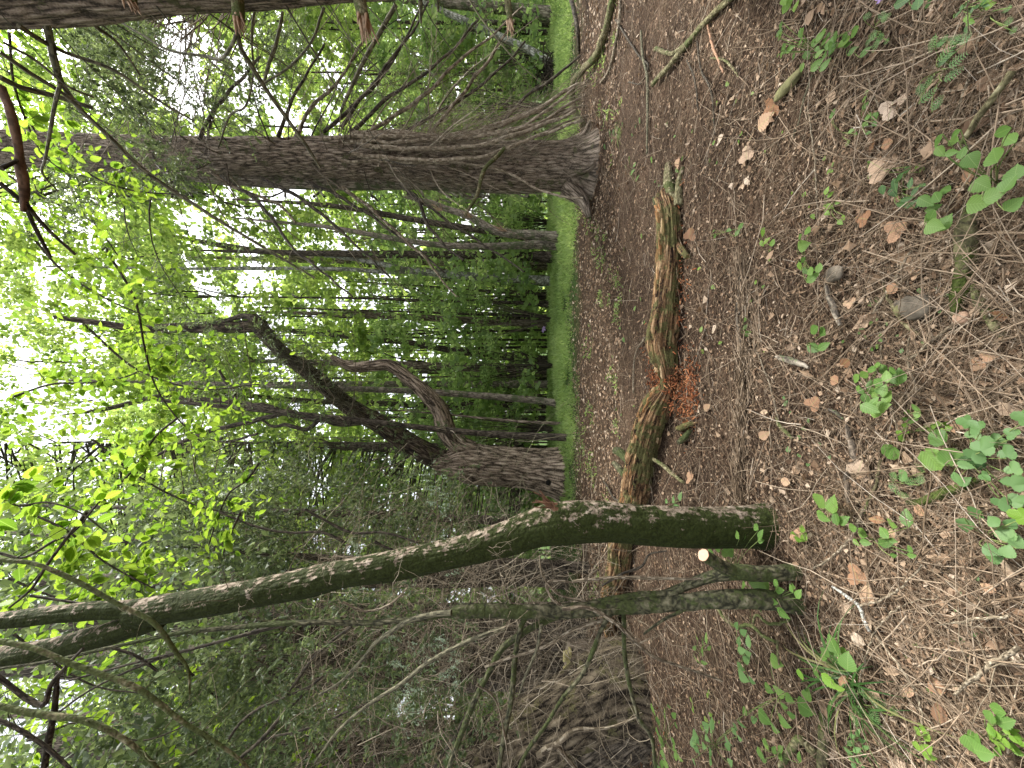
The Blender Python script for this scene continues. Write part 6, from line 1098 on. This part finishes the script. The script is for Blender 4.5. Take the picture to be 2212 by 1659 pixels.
# grass tuft
c = G(1858, 1478); t = thing('grass_tuft', 'tuft of long dark green grass blades in the left foreground', 'grass', c)
for k in range(44):
    a = R.uniform(0, 6.28); L = R.uniform(.14, .42); u = np.linspace(0, 1, 7); rr = L * u; zz = L * (.75 * u - .75 * u ** 2.2) + .01; b = c + R.normal(0, .03, 3) * [1, 1, 0]; P = b + np.stack([np.cos(a) * rr, np.sin(a) * rr, zz], -1); s = np.array([-math.sin(a), math.cos(a), .2]) * .0045; w = (1 - u ** 3)[:, None]
    v = np.vstack([P - s * w, P + s * w, P + [0, 0, -.0012]]); i = np.arange(6); mb = MB(); mb.add(v, np.vstack([np.stack([i, i + 1, 14 + i + 1, 14 + i], -1), np.stack([14 + i, 14 + i + 1, 7 + i + 1, 7 + i], -1)]), rn=R.random()); mb.build('blade', M_GRD, t, origin=t.location)
c = G(1340, 292); t = thing('grass_tuft', 'small light green grass tuft on the litter before the big conifer', 'grass', c); mb = MB(); A, ar = grow(np.tile(c, (40, 1)), R.normal(0, 1, (40, 3)) * [1, 1, .2] + [0, 0, .6], R.uniform(.1, .3, 40), np.full(40, .003), 6, .1, .25); tubes(mb, A, ar, 3); mb.build('blades', M_GRASS, t, origin=c, kind='stuff')
# lilac flowers
for lab, x, y, d in (('pair of lilac blossoms far off above the grass', 1174, 711, 14), ('lilac petals at the right edge of the foreground', 1916, 0, 1.8)):
    c = W(x, y, d) if d > 5 else G(x, y, .04); k = .09 if d > 5 else .012; t = thing('flower', lab, 'flower', c)
    for q in range(6):
        a = q * 1.05; place_leaf(t, outline_leaf('petal', shape[::2], M_FLOWER), c + R.normal(0, k * .2, 3), [math.cos(a), math.sin(a) * .5, .6 * math.sin(a)], [0, -1, .4], k * 1.2, name='petal')

# ================================================================== DEAD LEAVES, EACH A THING
def dead(lab, x, y, L, ang, sh='wide', tilt=.25):
    c = G(x, y, .035); size = L * c[1] / F; D = np.array([math.cos(math.radians(ang)), math.sin(math.radians(ang)), R.normal(0, .1)]); o = place_leaf(None, SETS['dead'][sh], c - norm(D) * size * .5, D, R.normal(0, tilt, 3) + [0, -.2, 1], size, name='dead_leaf')
    tag(o, lab, 'leaf', 'large dead leaves on the litter')
for a in [('large tan curled leaf with a torn edge near the mossy stone', 1672, 262, 52, -90, 'ovate'), ('pale torn leaf touching the tan curled leaf', 1684, 240, 40, 100, 'lobed'), ('bright orange maple leaf at the end of a twig', 1950, 238, 42, 170, 'lobed'), ('red brown curled leaf beside the bright orange leaf', 1975, 215, 26, 60, 'wide'),
          ('large pale tan lobed leaf above the brown ribbed leaf', 1925, 362, 56, 40, 'lobed'), ('brown ribbed leaf leaning on the pale tan one', 1914, 374, 38, -90, 'ovate'), ('tan leaf between the orange leaf and the ribbed leaf', 1940, 312, 34, 80, 'ovate'), ('small tan leaf left of the creeping weed', 1908, 310, 26, 0, 'wide'),
          ('faded brown leaf left of the bramble shoot', 1958, 495, 46, -80, 'lobed'), ('reddish leaf near the lime shoots', 1880, 472, 34, 60, 'lobed'), ('rust coloured leaf under the bramble', 2128, 372, 50, -20, 'lance'), ('tan leaf on the litter behind the log end', 1476, 352, 24, 60, 'lobed'),
          ('pale leaf just in front of the log end', 1506, 505, 26, -40, 'lobed'), ('orange leaf on the second mossy root', 2172, 682, 40, 80, 'ovate'), ('pinkish tan leaf right of the compound seedling', 1835, 785, 34, 120, 'ovate'), ('brown leaf touching the compound seedling', 1812, 820, 26, 60, 'wide'),
          ('red brown crumpled leaf in the left foreground', 1872, 1240, 42, 30, 'lobed'), ('smooth tan leaf beside the white lichened stick', 1900, 1284, 48, 10, 'wide'), ('pinkish leaf under the mossy tree foot', 1738, 1158, 38, -100, 'wide'), ('long tan leaf at the foot of the seedling row', 1915, 1122, 46, 100, 'lance'),
          ('pair of curled leaf halves near the seedling row', 1955, 1160, 36, 20, 'ovate'), ('tan leaf near the group of round leaves', 2082, 920, 24, 40, 'lobed'), ('pale grey torn leaf below the single round leaf', 1872, 1012, 44, -30, 'lobed'), ('orange leaf by the lower bark slab', 1700, 1040, 30, 90, 'ovate'),
          ('brown leaf just before the sunk ridge', 1655, 940, 32, -60, 'ovate'), ('dark tan leaf by the frayed bark', 1768, 870, 32, -40, 'lobed'), ('long pale leaf lying over the ridge', 1655, 890, 30, 90, 'lance'), ('grey violet leaf near the pale bark slab', 1845, 655, 24, 80, 'lobed'),
          ('grey violet leaf on the flat stone', 1988, 645, 20, 60, 'lobed'), ('orange brown leaf at the stone edge', 1938, 625, 30, 120, 'wide'), ('light tan leaf at the right of the stone', 1990, 590, 24, 40, 'lobed'), ('cream leaf near the lime grass of the foreground', 2150, 770, 28, 60, 'lobed'),
          ('grey violet leaf near the bottom centre', 2125, 785, 28, 20, 'lobed'), ('tan leaf under the low mossy root', 2010, 1100, 36, 60, 'ovate'), ('curled orange leaf left of the grass tuft', 1850, 1470, 40, -20, 'lance'), ('tan leaf left of the fern fronds', 1990, 1495, 44, -40, 'lance'),
          ('pale leaf near the corner bramble', 2055, 1540, 40, 10, 'ovate'), ('reddish leaf above the corner stick', 2170, 1270, 30, 80, 'ovate'), ('brown leaf between twigs at the bottom left', 2050, 1480, 34, 40, 'wide'), ('small orange leaf in front of the log hollow', 1545, 712, 26, 120, 'ovate'),
          ('tan leaf lying just right of the broken splinter', 1530, 880, 26, -60, 'ovate'), ('pale leaf near the pale peeled stick', 1500, 1030, 26, 60, 'lobed'), ('pale orange leaf right of the log end', 1570, 300, 24, 30, 'lobed'), ('brown leaf cluster near the orange wood bits', 1630, 332, 32, 0, 'lobed')]:
    dead(*a)
print('tris', sum(len(o.data.loop_triangles) if False else sum(1 for _ in ()) for o in ()))
tt = 0
for o in bpy.data.objects:
    if o.type == 'MESH': tt += len(o.data.loops) - 2 * len(o.data.polygons)
print('objects', len(bpy.data.objects), 'triangles', tt)
